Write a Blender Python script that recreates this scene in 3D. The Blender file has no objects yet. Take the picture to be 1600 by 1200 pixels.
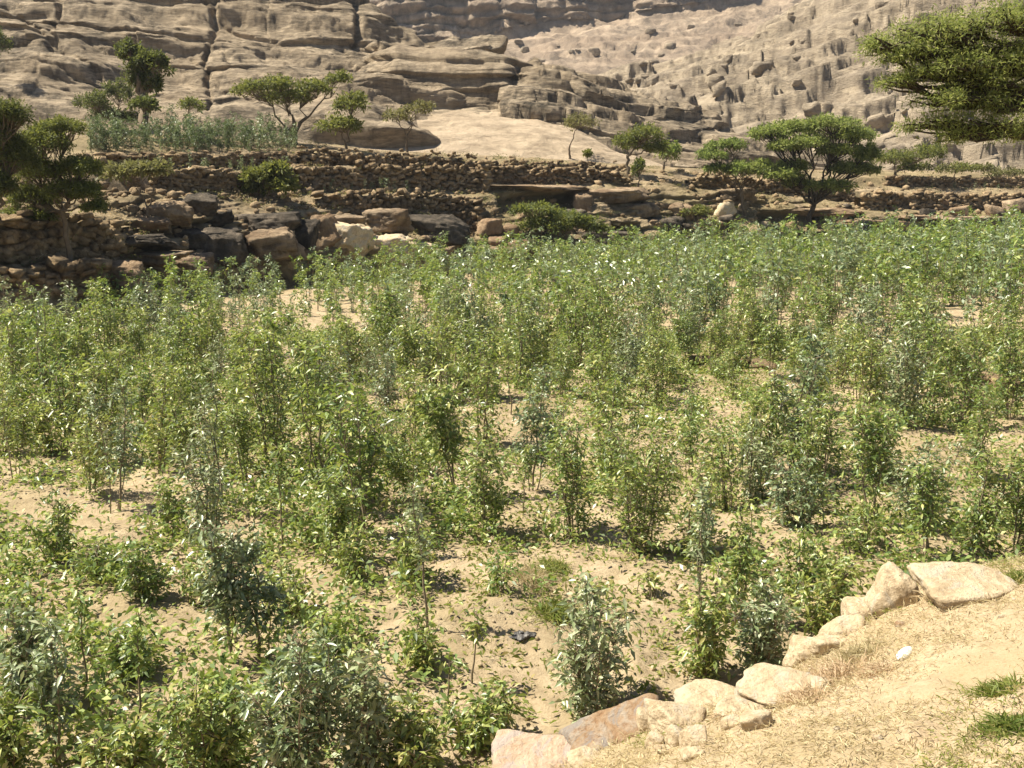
import bpy, math, random
import numpy as np
from mathutils import Vector
from mathutils.bvhtree import BVHTree

random.seed(7)
RNG = np.random.default_rng(7)
S = bpy.context.scene
COL = S.collection

# ------------------------------------------------------------------ camera, sky, sun, exposure
F = 1570.0                       # focal length in pixels of the 1600 px wide photograph
CH = 4.5                         # eye height above the field
PITCH = math.atan(290.0 / F)
cam = bpy.data.cameras.new("camera")
cam.sensor_width = 36.0
cam.lens = 36.0 * F / 1600.0
cam.clip_start = 0.1
cam.clip_end = 3000.0
camo = bpy.data.objects.new("camera", cam)
COL.objects.link(camo)
camo.location = (0, 0, CH)
camo.rotation_euler = (math.pi / 2 - PITCH, 0, 0)
S.camera = camo

SUN_EL, SUN_AZ = math.radians(58), math.radians(84)      # azimuth: to the left of the view direction (+Y)
sdir = Vector((-math.sin(SUN_AZ) * math.cos(SUN_EL), math.cos(SUN_AZ) * math.cos(SUN_EL), math.sin(SUN_EL)))
world = bpy.data.worlds.new("World")
S.world = world
world.use_nodes = True
wn = world.node_tree
wn.nodes.clear()
sky = wn.nodes.new("ShaderNodeTexSky")
sky.sky_type = 'NISHITA'
sky.sun_disc = False
sky.sun_elevation = SUN_EL
sky.sun_rotation = -SUN_AZ
sky.altitude = 1500
sky.dust_density = 2.0
bgn = wn.nodes.new("ShaderNodeBackground")
bgn.inputs[1].default_value = 0.05
wo = wn.nodes.new("ShaderNodeOutputWorld")
wn.links.new(sky.outputs[0], bgn.inputs[0])
wn.links.new(bgn.outputs[0], wo.inputs[0])
sl = bpy.data.lights.new("sun", 'SUN')
sl.energy = 5.0
sl.angle = math.radians(0.5)
sl.color = (1.0, 0.93, 0.77)
so = bpy.data.objects.new("sun", sl)
COL.objects.link(so)
so.rotation_euler = (-sdir).to_track_quat('-Z', 'Y').to_euler()
S.view_settings.view_transform = 'Standard'
S.view_settings.look = 'None'
S.view_settings.gamma = 1.0
S.view_settings.use_curve_mapping = False
S.view_settings.exposure = 1.18
S.cycles.max_bounces = 6
S.cycles.diffuse_bounces = 2
S.cycles.glossy_bounces = 2
S.cycles.transmission_bounces = 3
S.cycles.transparent_max_bounces = 4
S.cycles.volume_bounces = 0

# ------------------------------------------------------------------ pixels to positions
CA, SA = math.cos(PITCH), math.sin(PITCH)


def P(px, py, D):
    """point on the ray of a pixel at forward distance D (metres along +Y); arrays allowed"""
    u = (np.asarray(px, float) - 800.0) / F
    v = (600.0 - np.asarray(py, float)) / F
    k = np.asarray(D, float) / (CA + v * SA)
    return np.stack(np.broadcast_arrays(u * k, np.asarray(D, float) + 0 * k, CH + (v * CA - SA) * k), -1)


def DG(py, z=0.0):
    """forward distance at which a pixel row meets height z"""
    v = (600.0 - np.asarray(py, float)) / F
    return (z - CH) * (CA + v * SA) / (v * CA - SA)


def PG(px, py, z=0.0):
    return P(px, py, DG(py, z))


def to_px(p):
    p = np.asarray(p, float)
    f = p[..., 1] * CA - (p[..., 2] - CH) * SA
    up = p[..., 1] * SA + (p[..., 2] - CH) * CA
    return 800 + F * p[..., 0] / f, 600 - F * up / f


# ------------------------------------------------------------------ noise
def _h(ix, iy, iz, seed):
    h = (ix.astype(np.int64) * 374761393 + iy.astype(np.int64) * 668265263 + iz.astype(np.int64) * 2147483647 + seed * 1274126177) & 0xFFFFFFFF
    h = ((h ^ (h >> 13)) * 1274126177) & 0xFFFFFFFF
    h = (h ^ (h >> 16)) * 2246822519 & 0xFFFFFFFF
    return ((h ^ (h >> 15)) & 0xFFFFFF) / float(0xFFFFFF)


def vn(p, seed=0):
    i = np.floor(p).astype(np.int64)
    f = p - i
    f = f * f * f * (f * (f * 6 - 15) + 10)
    out = 0
    for dx in (0, 1):
        wx = f[..., 0] if dx else 1 - f[..., 0]
        for dy in (0, 1):
            wy = f[..., 1] if dy else 1 - f[..., 1]
            for dz in (0, 1):
                wz = f[..., 2] if dz else 1 - f[..., 2]
                out = out + wx * wy * wz * _h(i[..., 0] + dx, i[..., 1] + dy, i[..., 2] + dz, seed)
    return out * 2 - 1


def fbm(p, octv=4, seed=0, gain=0.5, lac=2.03):
    a, t, out = 1.0, 0.0, 0
    q = np.asarray(p, float)
    for k in range(octv):
        out = out + a * vn(q, seed + k * 17)
        t += a
        a *= gain
        q = q * lac + 11.3
    return out / t


def cells(p, seed=0):
    """worley: F1, F2, random value of the nearest cell"""
    i = np.floor(p).astype(np.int64)
    f1 = np.full(p.shape[:-1], 9.0)
    f2 = f1.copy()
    val = f1.copy()
    for dx in (-1, 0, 1):
        for dy in (-1, 0, 1):
            for dz in (-1, 0, 1):
                a, b, c = i[..., 0] + dx, i[..., 1] + dy, i[..., 2] + dz
                d = np.sqrt((a + _h(a, b, c, seed) - p[..., 0]) ** 2 + (b + _h(a, b, c, seed + 1) - p[..., 1]) ** 2 + (c + _h(a, b, c, seed + 2) - p[..., 2]) ** 2)
                r = _h(a, b, c, seed + 3)
                near = d < f1
                f2 = np.where(near, f1, np.minimum(f2, d))
                val = np.where(near, r, val)
                f1 = np.where(near, d, f1)
    return f1, f2, val


def sstep(a, b, x):
    t = np.clip((x - a) / (b - a), 0, 1)
    return t * t * (3 - 2 * t)


# ------------------------------------------------------------------ mesh helpers
def new_mesh(name, V, faces, mat=None, smooth=False):
    """V (n,3), faces: list of int arrays (m,k)"""
    V = np.asarray(V, np.float32).reshape(-1, 3)
    me = bpy.data.meshes.new(name)
    if not isinstance(faces, (list, tuple)):
        faces = [faces]
    idx = np.concatenate([np.asarray(f, np.int32).ravel() for f in faces])
    tot = np.concatenate([np.full(len(f), np.asarray(f).shape[1], np.int32) for f in faces])
    st = np.concatenate([[0], np.cumsum(tot)[:-1]]).astype(np.int32)
    me.vertices.add(len(V))
    me.vertices.foreach_set("co", V.ravel())
    me.loops.add(len(idx))
    me.loops.foreach_set("vertex_index", idx)
    me.polygons.add(len(tot))
    me.polygons.foreach_set("loop_start", st)
    me.polygons.foreach_set("loop_total", tot)
    if smooth:
        me.polygons.foreach_set("use_smooth", np.ones(len(tot), bool))
    me.update(calc_edges=True)
    me.validate()
    if mat:
        me.materials.append(mat)
    return me


def link(name, data=None, parent=None, loc=None, **props):
    o = bpy.data.objects.new(name, data)
    COL.objects.link(o)
    if parent is not None:
        o.parent = parent
    if loc is not None:
        o.location = [float(c) for c in loc]
    for k, v in props.items():
        o[k] = v
    return o


def grid_faces(nv, nu):
    a = np.arange(nv * nu).reshape(nv, nu)
    return np.stack([a[:-1, :-1], a[:-1, 1:], a[1:, 1:], a[1:, :-1]], -1).reshape(-1, 4)


def grid_normals(G):
    du = np.gradient(G, axis=1)
    dv = np.gradient(G, axis=0)
    n = np.cross(du, dv)
    n /= np.linalg.norm(n, axis=-1, keepdims=True) + 1e-9
    s = np.sign((n * (np.array([0, 0, CH]) - G)).sum(-1, keepdims=True))
    return n * np.where(s == 0, 1, s)


def tube(path, rad, sides=6):
    """one tapered tube; returns V, F"""
    path = np.asarray(path, float)
    n = len(path)
    t = np.gradient(path, axis=0)
    t /= np.linalg.norm(t, axis=1, keepdims=True) + 1e-9
    ref = np.array([1.0, 0.17, 0.05]) if abs(t[0][0]) < 0.8 else np.array([0.0, 1.0, 0.1])
    a = np.cross(t, ref)
    a /= np.linalg.norm(a, axis=1, keepdims=True) + 1e-9
    b = np.cross(t, a)
    ang = np.arange(sides) * 2 * math.pi / sides
    rad = np.broadcast_to(np.asarray(rad, float), (n,))
    V = path[:, None] + rad[:, None, None] * (np.cos(ang)[None, :, None] * a[:, None] + np.sin(ang)[None, :, None] * b[:, None])
    V = V.reshape(-1, 3)
    i = np.arange(n * sides).reshape(n, sides)
    j = np.roll(i, -1, axis=1)
    Fq = np.stack([i[:-1], j[:-1], j[1:], i[1:]], -1).reshape(-1, 4)
    return V, Fq


class Bag:
    """collects vertices and quads"""
    def __init__(self):
        self.V, self.Q, self.T, self.n = [], [], [], 0

    def add(self, V, Q=None, T=None):
        V = np.asarray(V, float).reshape(-1, 3)
        if Q is not None:
            self.Q.append(np.asarray(Q) + self.n)
        if T is not None:
            self.T.append(np.asarray(T) + self.n)
        self.V.append(V)
        self.n += len(V)

    def mesh(self, name, mat, smooth=False):
        f = []
        if self.Q:
            f.append(np.concatenate(self.Q))
        if self.T:
            f.append(np.concatenate(self.T))
        return new_mesh(name, np.concatenate(self.V), f, mat, smooth)


def unit(v):
    return v / (np.linalg.norm(v, axis=-1, keepdims=True) + 1e-9)


def leaf_geo(pos, d, L, W, fold=0.25, droop=0.25, full=True, rng=RNG):
    """leaves at pos pointing along d; full: folded and bent (4 tris), else one diamond quad"""
    n = len(pos)
    d = unit(d)
    r = unit(rng.normal(size=(n, 3)) * 0.85 + np.array([0, 0, 1.0]))
    side = unit(np.cross(d, r))
    nor = np.cross(side, d)
    L = np.broadcast_to(np.asarray(L, float), (n,))[:, None]
    W = np.broadcast_to(np.asarray(W, float), (n,))[:, None]
    mid = pos + d * L * 0.48
    tip = pos + d * L + np.array([0, 0, -1.0]) * L * droop
    lm, rm = mid + side * W * 0.5, mid - side * W * 0.5
    if full:
        mc = mid - nor * W * fold
        V = np.stack([pos, lm, mc, rm, tip], 1)
        b = (np.arange(n) * 5)[:, None]
        T = np.concatenate([b + np.array([[0, 2, 1]]), b + np.array([[0, 3, 2]]), b + np.array([[1, 2, 4]]), b + np.array([[2, 3, 4]])])
        return V.reshape(-1, 3), None, T
    V = np.stack([pos, rm, tip, lm], 1)
    return V.reshape(-1, 3), np.arange(n * 4).reshape(n, 4), None


# ------------------------------------------------------------------ materials
def mat(name):
    m = bpy.data.materials.new(name)
    m.use_nodes = True
    nt = m.node_tree
    nt.nodes.clear()
    return m, nt


def nd(nt, typ, inp=None, **attr):
    n = nt.nodes.new(typ)
    for k, v in attr.items():
        setattr(n, k, v)
    for k, v in (inp or {}).items():
        if isinstance(v, bpy.types.NodeSocket):
            nt.links.new(v, n.inputs[k])
        else:
            n.inputs[k].default_value = v
    return n


def ramp(nt, fac, stops):
    r = nd(nt, "ShaderNodeValToRGB", {0: fac})
    e = r.color_ramp.elements
    while len(e) < len(stops):
        e.new(0.5)
    for el, (p, c) in zip(e, stops):
        el.position = p
        el.color = (*c, 1) if len(c) == 3 else c
    return r.outputs[0]


def noise(nt, vec, scale, detail=6, rough=0.6, dist=0.0):
    return nd(nt, "ShaderNodeTexNoise", {"Vector": vec, "Scale": scale, "Detail": detail, "Roughness": rough, "Distortion": dist}).outputs[0]


def mixc(nt, fac, a, b, mode='MIX'):
    n = nd(nt, "ShaderNodeMix", data_type='RGBA', blend_type=mode)
    for sock, v in ((n.inputs[0], fac), (n.inputs[6], a), (n.inputs[7], b)):
        if isinstance(v, bpy.types.NodeSocket):
            nt.links.new(v, sock)
        else:
            sock.default_value = v if not isinstance(v, tuple) else (*v, 1)
    return n.outputs[2]


def surf(nt, color, rough=0.9, bump=None, bstr=0.5, bdist=0.05, spec=0.2):
    p = nd(nt, "ShaderNodeBsdfPrincipled", {"Base Color": color, "Roughness": rough, "Specular IOR Level": spec})
    if bump is not None:
        b = nd(nt, "ShaderNodeBump", {"Height": bump, "Strength": bstr, "Distance": bdist})
        nt.links.new(b.outputs[0], p.inputs["Normal"])
    o = nd(nt, "ShaderNodeOutputMaterial", {0: p.outputs[0]})
    return p


def geo_pos(nt, scale=(1, 1, 1), rot=(0, 0, 0)):
    g = nd(nt, "ShaderNodeNewGeometry")
    m = nd(nt, "ShaderNodeMapping", {"Vector": g.outputs["Position"], "Scale": scale, "Rotation": rot})
    return m.outputs[0]


def obj_pos(nt, scale=(1, 1, 1)):
    g = nd(nt, "ShaderNodeTexCoord")
    m = nd(nt, "ShaderNodeMapping", {"Vector": g.outputs["Object"], "Scale": scale})
    return m.outputs[0]


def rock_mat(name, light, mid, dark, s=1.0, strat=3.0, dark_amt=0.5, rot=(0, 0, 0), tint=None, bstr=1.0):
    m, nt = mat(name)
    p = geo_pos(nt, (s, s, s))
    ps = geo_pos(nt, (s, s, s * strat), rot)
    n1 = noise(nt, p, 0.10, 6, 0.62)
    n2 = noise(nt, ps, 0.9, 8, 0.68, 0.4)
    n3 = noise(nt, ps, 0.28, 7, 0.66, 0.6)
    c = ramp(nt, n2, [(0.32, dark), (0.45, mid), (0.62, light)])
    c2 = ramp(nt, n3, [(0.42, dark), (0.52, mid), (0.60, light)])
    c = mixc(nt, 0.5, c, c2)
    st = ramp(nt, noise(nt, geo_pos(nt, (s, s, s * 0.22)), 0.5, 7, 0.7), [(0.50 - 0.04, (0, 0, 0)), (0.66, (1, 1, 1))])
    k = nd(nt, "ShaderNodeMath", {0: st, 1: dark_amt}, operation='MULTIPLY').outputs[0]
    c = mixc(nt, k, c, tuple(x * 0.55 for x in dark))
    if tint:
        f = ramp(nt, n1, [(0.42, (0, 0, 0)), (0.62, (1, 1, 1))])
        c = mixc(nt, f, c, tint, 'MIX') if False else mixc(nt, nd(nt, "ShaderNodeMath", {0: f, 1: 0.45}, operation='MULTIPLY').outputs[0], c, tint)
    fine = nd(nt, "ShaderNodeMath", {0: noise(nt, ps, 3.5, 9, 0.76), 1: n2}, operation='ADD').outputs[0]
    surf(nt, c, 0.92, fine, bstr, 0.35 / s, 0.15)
    return m


M_HILL = rock_mat("rock hill", (0.60, 0.475, 0.335), (0.32, 0.255, 0.18), (0.045, 0.038, 0.03), 1.0, 5.0, 0.9, tint=(0.46, 0.35, 0.235))
M_DOME = rock_mat("pale dome rock", (0.62, 0.49, 0.35), (0.52, 0.405, 0.285), (0.32, 0.245, 0.17), 1.0, 2.5, 0.4)
M_MTN = rock_mat("far mountain rock", (0.54, 0.42, 0.31), (0.37, 0.285, 0.21), (0.11, 0.09, 0.075), 0.35, 0.9, 0.6, tint=(0.34, 0.25, 0.18))
M_SLOPE = rock_mat("right slope rock", (0.56, 0.46, 0.335), (0.40, 0.32, 0.23), (0.10, 0.083, 0.066), 0.6, 2.6, 0.5, rot=(0, 0.45, 0), tint=(0.36, 0.29, 0.22))
M_BOULDER = rock_mat("outcrop boulder", (0.55, 0.42, 0.28), (0.34, 0.25, 0.165), (0.075, 0.058, 0.043), 1.8, 1.6, 0.7, tint=(0.36, 0.22, 0.12))
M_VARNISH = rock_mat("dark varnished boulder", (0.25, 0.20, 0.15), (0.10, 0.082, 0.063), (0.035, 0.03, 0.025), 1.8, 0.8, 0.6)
M_STONE = rock_mat("wall stone", (0.50, 0.37, 0.225), (0.31, 0.22, 0.13), (0.10, 0.072, 0.046), 3.0, 1.0, 0.3)
M_EARTH = rock_mat("terrace earth", (0.50, 0.385, 0.245), (0.32, 0.24, 0.15), (0.10, 0.075, 0.048), 1.6, 1.0, 0.3, tint=(0.24, 0.20, 0.09))


def near_rock(name, light, mid, dark, stain):
    m, nt = mat(name)
    p = obj_pos(nt)
    n1 = noise(nt, p, 3.0, 9, 0.68, 0.8)
    n2 = noise(nt, p, 14.0, 8, 0.7)
    c = ramp(nt, n1, [(0.30, dark), (0.44, mid), (0.56, light), (0.72, mid)])
    c = mixc(nt, ramp(nt, n2, [(0.36, (0.75, 0.75, 0.75)), (0.52, (0, 0, 0))]), c, dark)
    f = ramp(nt, noise(nt, p, 1.7, 8, 0.66, 1.5), [(0.52, (0, 0, 0)), (0.57, (0.85, 0.85, 0.85))])
    c = mixc(nt, f, c, stain)
    h = nd(nt, "ShaderNodeMath", {0: n1, 1: n2}, operation='ADD').outputs[0]
    surf(nt, c, 0.88, h, 1.0, 0.05, 0.2)
    return m


M_NEARROCK = near_rock("pale tan rock", (0.62, 0.50, 0.34), (0.53, 0.41, 0.265), (0.36, 0.265, 0.16), (0.50, 0.43, 0.33))
M_GREYROCK = near_rock("grey brown rock", (0.36, 0.30, 0.235), (0.33, 0.22, 0.13), (0.22, 0.12, 0.06), (0.26, 0.23, 0.205))
M_PINKROCK = near_rock("pale pinkish slab", (0.56, 0.42, 0.30), (0.50, 0.37, 0.27), (0.43, 0.29, 0.18), (0.42, 0.35, 0.31))


def soil_mat():
    m, nt = mat("dry tan soil")
    p = geo_pos(nt)
    n1 = noise(nt, p, 0.35, 6, 0.6)
    n2 = noise(nt, p, 3.0, 9, 0.68)
    n3 = noise(nt, p, 22.0, 8, 0.7)
    c = ramp(nt, n2, [(0.30, (0.25, 0.19, 0.12)), (0.5, (0.385, 0.30, 0.195)), (0.7, (0.48, 0.385, 0.26))])
    c = mixc(nt, ramp(nt, n1, [(0.45, (0, 0, 0)), (0.68, (0.7, 0.7, 0.7))]), c, (0.25, 0.20, 0.105))
    c = mixc(nt, ramp(nt, n3, [(0.38, (0.45, 0.45, 0.45)), (0.5, (0, 0, 0))]), c, (0.24, 0.165, 0.095))
    h = nd(nt, "ShaderNodeMath", {0: n2, 1: n3}, operation='ADD').outputs[0]
    surf(nt, c, 0.95, h, 0.7, 0.05, 0.1)
    return m


def bank_mat():
    m, nt = mat("dry grassy bank")
    p = geo_pos(nt)
    n1 = noise(nt, p, 0.8, 6, 0.6)
    n2 = noise(nt, p, 6.0, 9, 0.7)
    n3 = noise(nt, p, 40.0, 8, 0.7)
    c = ramp(nt, n2, [(0.30, (0.34, 0.25, 0.16)), (0.5, (0.46, 0.355, 0.235)), (0.72, (0.55, 0.445, 0.31))])
    c = mixc(nt, ramp(nt, n1, [(0.42, (0, 0, 0)), (0.62, (0.75, 0.75, 0.75))]), c, (0.36, 0.28, 0.165))
    c = mixc(nt, ramp(nt, n3, [(0.36, (0.5, 0.5, 0.5)), (0.5, (0, 0, 0))]), c, (0.25, 0.18, 0.09))
    h = nd(nt, "ShaderNodeMath", {0: n2, 1: n3}, operation='ADD').outputs[0]
    surf(nt, c, 0.95, h, 0.7, 0.03, 0.1)
    return m


M_SOIL, M_BANK = soil_mat(), bank_mat()


def leaf_mat(name, stops, rough=0.4, transl=0.3, tcol=(0.22, 0.26, 0.04), spec=0.5):
    m, nt = mat(name)
    g = nd(nt, "ShaderNodeNewGeometry")
    oi = nd(nt, "ShaderNodeObjectInfo")
    c = ramp(nt, g.outputs["Random Per Island"], stops)
    hs = nd(nt, "ShaderNodeHueSaturation", {"Color": c})
    nt.links.new(nd(nt, "ShaderNodeMapRange", {0: oi.outputs["Random"], 3: 0.475, 4: 0.515}).outputs[0], hs.inputs["Hue"])
    nt.links.new(nd(nt, "ShaderNodeMapRange", {0: oi.outputs["Random"], 3: 1.15, 4: 0.85}).outputs[0], hs.inputs["Value"])
    c = hs.outputs[0]
    p = nd(nt, "ShaderNodeBsdfPrincipled", {"Base Color": c, "Roughness": rough, "Specular IOR Level": spec})
    t = nd(nt, "ShaderNodeBsdfTranslucent", {0: mixc(nt, 0.5, c, tcol)})
    mx = nd(nt, "ShaderNodeMixShader", {0: transl, 1: p.outputs[0], 2: t.outputs[0]})
    nd(nt, "ShaderNodeOutputMaterial", {0: mx.outputs[0]})
    return m


M_LEAF = leaf_mat("shrub leaf", [(0.0, (0.052, 0.09, 0.022)), (0.3, (0.125, 0.19, 0.048)), (0.65, (0.25, 0.33, 0.095)), (0.9, (0.43, 0.46, 0.15)), (1.0, (0.54, 0.48, 0.18))], 0.40, 0.33, (0.42, 0.52, 0.05), 0.7)
M_LEAFGREY = leaf_mat("blue grey shrub leaf", [(0.0, (0.10, 0.145, 0.06)), (0.5, (0.20, 0.26, 0.125)), (0.85, (0.34, 0.39, 0.23)), (1.0, (0.50, 0.50, 0.33))], 0.36, 0.24, (0.44, 0.5, 0.14), 0.7)
M_TEAL = leaf_mat("blue green crop leaf", [(0.0, (0.05, 0.075, 0.032)), (0.5, (0.10, 0.135, 0.06)), (1.0, (0.19, 0.215, 0.11))], 0.5, 0.3, (0.2, 0.27, 0.07), 0.3)
M_ACACIA = leaf_mat("acacia leaf", [(0.0, (0.06, 0.08, 0.022)), (0.5, (0.125, 0.15, 0.042)), (1.0, (0.22, 0.235, 0.07))], 0.6, 0.45, (0.30, 0.31, 0.05), 0.3)
M_ACDARK = leaf_mat("dark acacia leaf", [(0.0, (0.035, 0.052, 0.017)), (0.5, (0.07, 0.09, 0.028)), (1.0, (0.13, 0.145, 0.042))], 0.6, 0.4, (0.22, 0.25, 0.05), 0.3)
M_ACNEAR = leaf_mat("near acacia leaf", [(0.0, (0.075, 0.105, 0.03)), (0.5, (0.17, 0.205, 0.06)), (1.0, (0.36, 0.38, 0.12))], 0.6, 0.5, (0.34, 0.42, 0.09), 0.3)
M_ACPALE = leaf_mat("sparse olive acacia leaf", [(0.0, (0.09, 0.095, 0.035)), (0.5, (0.15, 0.15, 0.055)), (1.0, (0.21, 0.20, 0.08))], 0.6, 0.4, (0.28, 0.28, 0.08), 0.3)
M_WEED = leaf_mat("green weed leaf", [(0.0, (0.08, 0.125, 0.022)), (0.5, (0.16, 0.21, 0.045)), (0.85, (0.26, 0.27, 0.08)), (1.0, (0.40, 0.33, 0.13))], 0.55, 0.4, (0.35, 0.42, 0.06), 0.3)
M_STRAW = leaf_mat("dry straw", [(0.0, (0.27, 0.20, 0.10)), (0.5, (0.46, 0.37, 0.21)), (1.0, (0.64, 0.55, 0.35))], 0.7, 0.3, (0.55, 0.42, 0.18), 0.2)


def plain(name, c, rough=0.85, spec=0.2, nscale=20.0, c2=None):
    m, nt = mat(name)
    p = obj_pos(nt)
    n = noise(nt, p, nscale, 5, 0.65)
    col = ramp(nt, n, [(0.35, c), (0.65, c2 or tuple(min(1, x * 1.5) for x in c))])
    surf(nt, col, rough, n, 0.4, 0.02, spec)
    return m


M_BARK = plain("shrub bark", (0.17, 0.135, 0.09), nscale=30)
M_ACBARK = plain("acacia bark", (0.12, 0.09, 0.06), nscale=5)
M_ACBARKD = plain("dark acacia bark", (0.045, 0.034, 0.025), nscale=5)
M_WHITE = plain("white scrap", (0.80, 0.79, 0.72), 0.5, 0.4, 8, (0.86, 0.86, 0.84))
M_BLACK = plain("black plastic", (0.02, 0.02, 0.022), 0.5, 0.4, 14, (0.16, 0.145, 0.13))

# ------------------------------------------------------------------ ground of the field
PXC = [-2000, -250, 0, 100, 250, 400, 600, 800, 1000, 1200, 1400, 1600, 1850, 3600]
FIELD_PY = [530, 520, 500, 490, 470, 448, 432, 420, 408, 403, 401, 400, 400, 400]


def field_end(px):
    return DG(np.interp(px, PXC, FIELD_PY))


def ground_z(x, y, fine=True):
    p = np.stack([x, y, 0 * x], -1)
    z = 0.10 * fbm(p * 0.22, 2, 3) + 0.12 * fbm(p * 0.55, 2, 5)
    # ridged irrigation bunds around planting basins
    r = 1 - np.abs(fbm(p * 0.33 + 4, 2, 21))
    z = z + 0.20 * np.clip(r - 0.80, 0, 1) / 0.2 * 0.6
    if fine:
        z = z + 0.055 * fbm(p * 2.6, 3, 8) + 0.028 * np.abs(fbm(p * 9.0, 2, 9))
    return z - 0.10


def z_at(x, y):
    return float(ground_z(np.array([x]), np.array([y]), True)[0])


pyr = np.concatenate([np.linspace(1750, 1215, 22), np.linspace(1212, 640, 240), np.linspace(637, 385, 105)])
pxr = np.linspace(-420, 2020, 320)
GX, GY = np.meshgrid(pxr, pyr)
G = PG(GX, GY, 0.0)
G[..., 2] = ground_z(G[..., 0], G[..., 1])
link("ground", new_mesh("ground", G, grid_faces(*G.shape[:2]), M_SOIL, True), kind="structure", label="dry tan clumpy soil of the field floor")
# the wide plain the place stands on, below everything else
n = 60
lin = np.sign(np.linspace(-1, 1, n)) * np.abs(np.linspace(-1, 1, n)) ** 2 * 700
bx, by = np.meshgrid(lin, lin + 150)
B = np.stack([bx, by, -0.9 + 0 * bx], -1)
link("valley_ground", new_mesh("valley_ground", B, grid_faces(n, n), M_SOIL, True), kind="structure", label="wide dry ground of the valley under the hills")

# ------------------------------------------------------------------ lofted rock and terrace sheets
TERR = []          # (bvh) list for placing things


def loft(rows, pxs, segs, power=None):
    """rows: list of [(px, py, D), ...]; returns grid (nv, nu, 3) in world, bottom first"""
    L = []
    for r in rows:
        a = np.array(r, float)
        py, D = np.interp(pxs, a[:, 0], a[:, 1]), np.interp(pxs, a[:, 0], a[:, 2])
        L.append(P(pxs, py, D))
    out = []
    for k, s in enumerate(segs):
        t = np.linspace(0, 1, s, endpoint=False)[:, None, None]
        if power == 'smooth' and 0 < k < len(segs) - 1:
            p0, p1, p2, p3 = L[k - 1], L[k], L[k + 1], L[k + 2]
            t2, t3 = t * t, t * t * t
            m1, m2 = (p2 - p0) * 0.35, (p3 - p1) * 0.35
            out.append((2 * t3 - 3 * t2 + 1) * p1 + (t3 - 2 * t2 + t) * m1 + (-2 * t3 + 3 * t2) * p2 + (t3 - t2) * m2)
        else:
            out.append(L[k] * (1 - t) + L[k + 1] * t)
    out.append(L[-1][None])
    return np.concatenate(out, 0)


def strata(Pt, seed, tmin, tmax, amp, dipx=0.0, dipy=0.0, warp=1.0, wscale=0.05, under=0.22):
    """outward push of rock layers: undercut seams, bulging beds"""
    rng = np.random.default_rng(seed)
    h = Pt[..., 2] + dipx * Pt[..., 0] + dipy * Pt[..., 1] + warp * fbm(Pt * wscale * np.array([1, 1, 0.5]), 3, seed)
    lo, hi = h.min() - 5, h.max() + 5
    th = rng.uniform(tmin, tmax, int((hi - lo) / tmin) + 4)
    b = lo + np.cumsum(th)
    k = np.clip(np.searchsorted(b, h) - 1, 0, len(b) - 2)
    t = np.clip((h - b[k]) / (b[k + 1] - b[k]), 0, 1)
    prof = sstep(0, under, t) * (1 - 0.75 * t ** 2.2)
    lay = np.stack([Pt[..., 0] * 0.07, Pt[..., 1] * 0.03, k * 7.7], -1)
    a = np.clip(0.55 + 0.9 * fbm(lay, 2, seed + 5), 0.05, 1.5)
    return amp * prof * a * np.clip((b[k + 1] - b[k]) / tmax, 0.3, 1)


def beds(Pt, seed, tmin, tmax, ln, amp, dip=0.0, dipy=0.0, warp=1.5, wscale=0.05, joint=0.35):
    """jointed beds: every bed is broken into blocks that stand out by different amounts"""
    rng = np.random.default_rng(seed)
    ca, sa = math.cos(dip), math.sin(dip)
    wv = fbm(Pt * wscale, 3, seed)
    wu = fbm(Pt * wscale * 1.3 + 31.0, 3, seed + 1)
    h = -Pt[..., 0] * sa + Pt[..., 2] * ca + dipy * Pt[..., 1] + warp * wv
    u = Pt[..., 0] * ca + Pt[..., 2] * sa + 0.45 * Pt[..., 1] + warp * 1.5 * wu
    lo = h.min() - 1
    th = rng.uniform(tmin, tmax, int((h.max() - lo) / tmin) + 4) * rng.choice([0.5, 1.0, 1.0, 1.6], int((h.max() - lo) / tmin) + 4)
    b = lo + np.cumsum(th)
    k = np.clip(np.searchsorted(b, h) - 1, 0, len(b) - 2)
    t = np.clip((h - b[k]) / (b[k + 1] - b[k]), 0, 1)
    lk = ln * (0.5 + _h(k, k * 0 + 3, k * 0, seed)) * np.clip((b[k + 1] - b[k]) / tmax, 0.4, 2)
    q = u / lk + 10 * _h(k, k * 0 + 5, k * 0, seed)
    j = np.floor(q)
    f = q - j
    val = _h(k, j, k * 0 + 9, seed)
    ej = np.minimum(f, 1 - f) * lk
    out = amp * (0.25 + 0.75 * val) * sstep(0, 0.16, t) * (1 - 0.5 * t ** 2)
    # beds tilt within their joints
    out = out + amp * 0.35 * (f - 0.5) * (_h(k, j, k * 0 + 11, seed) - 0.5) * 2
    return out * np.clip(sstep(0, 0.25 * tmin, ej) + (1 - joint), 0, 1)


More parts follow.
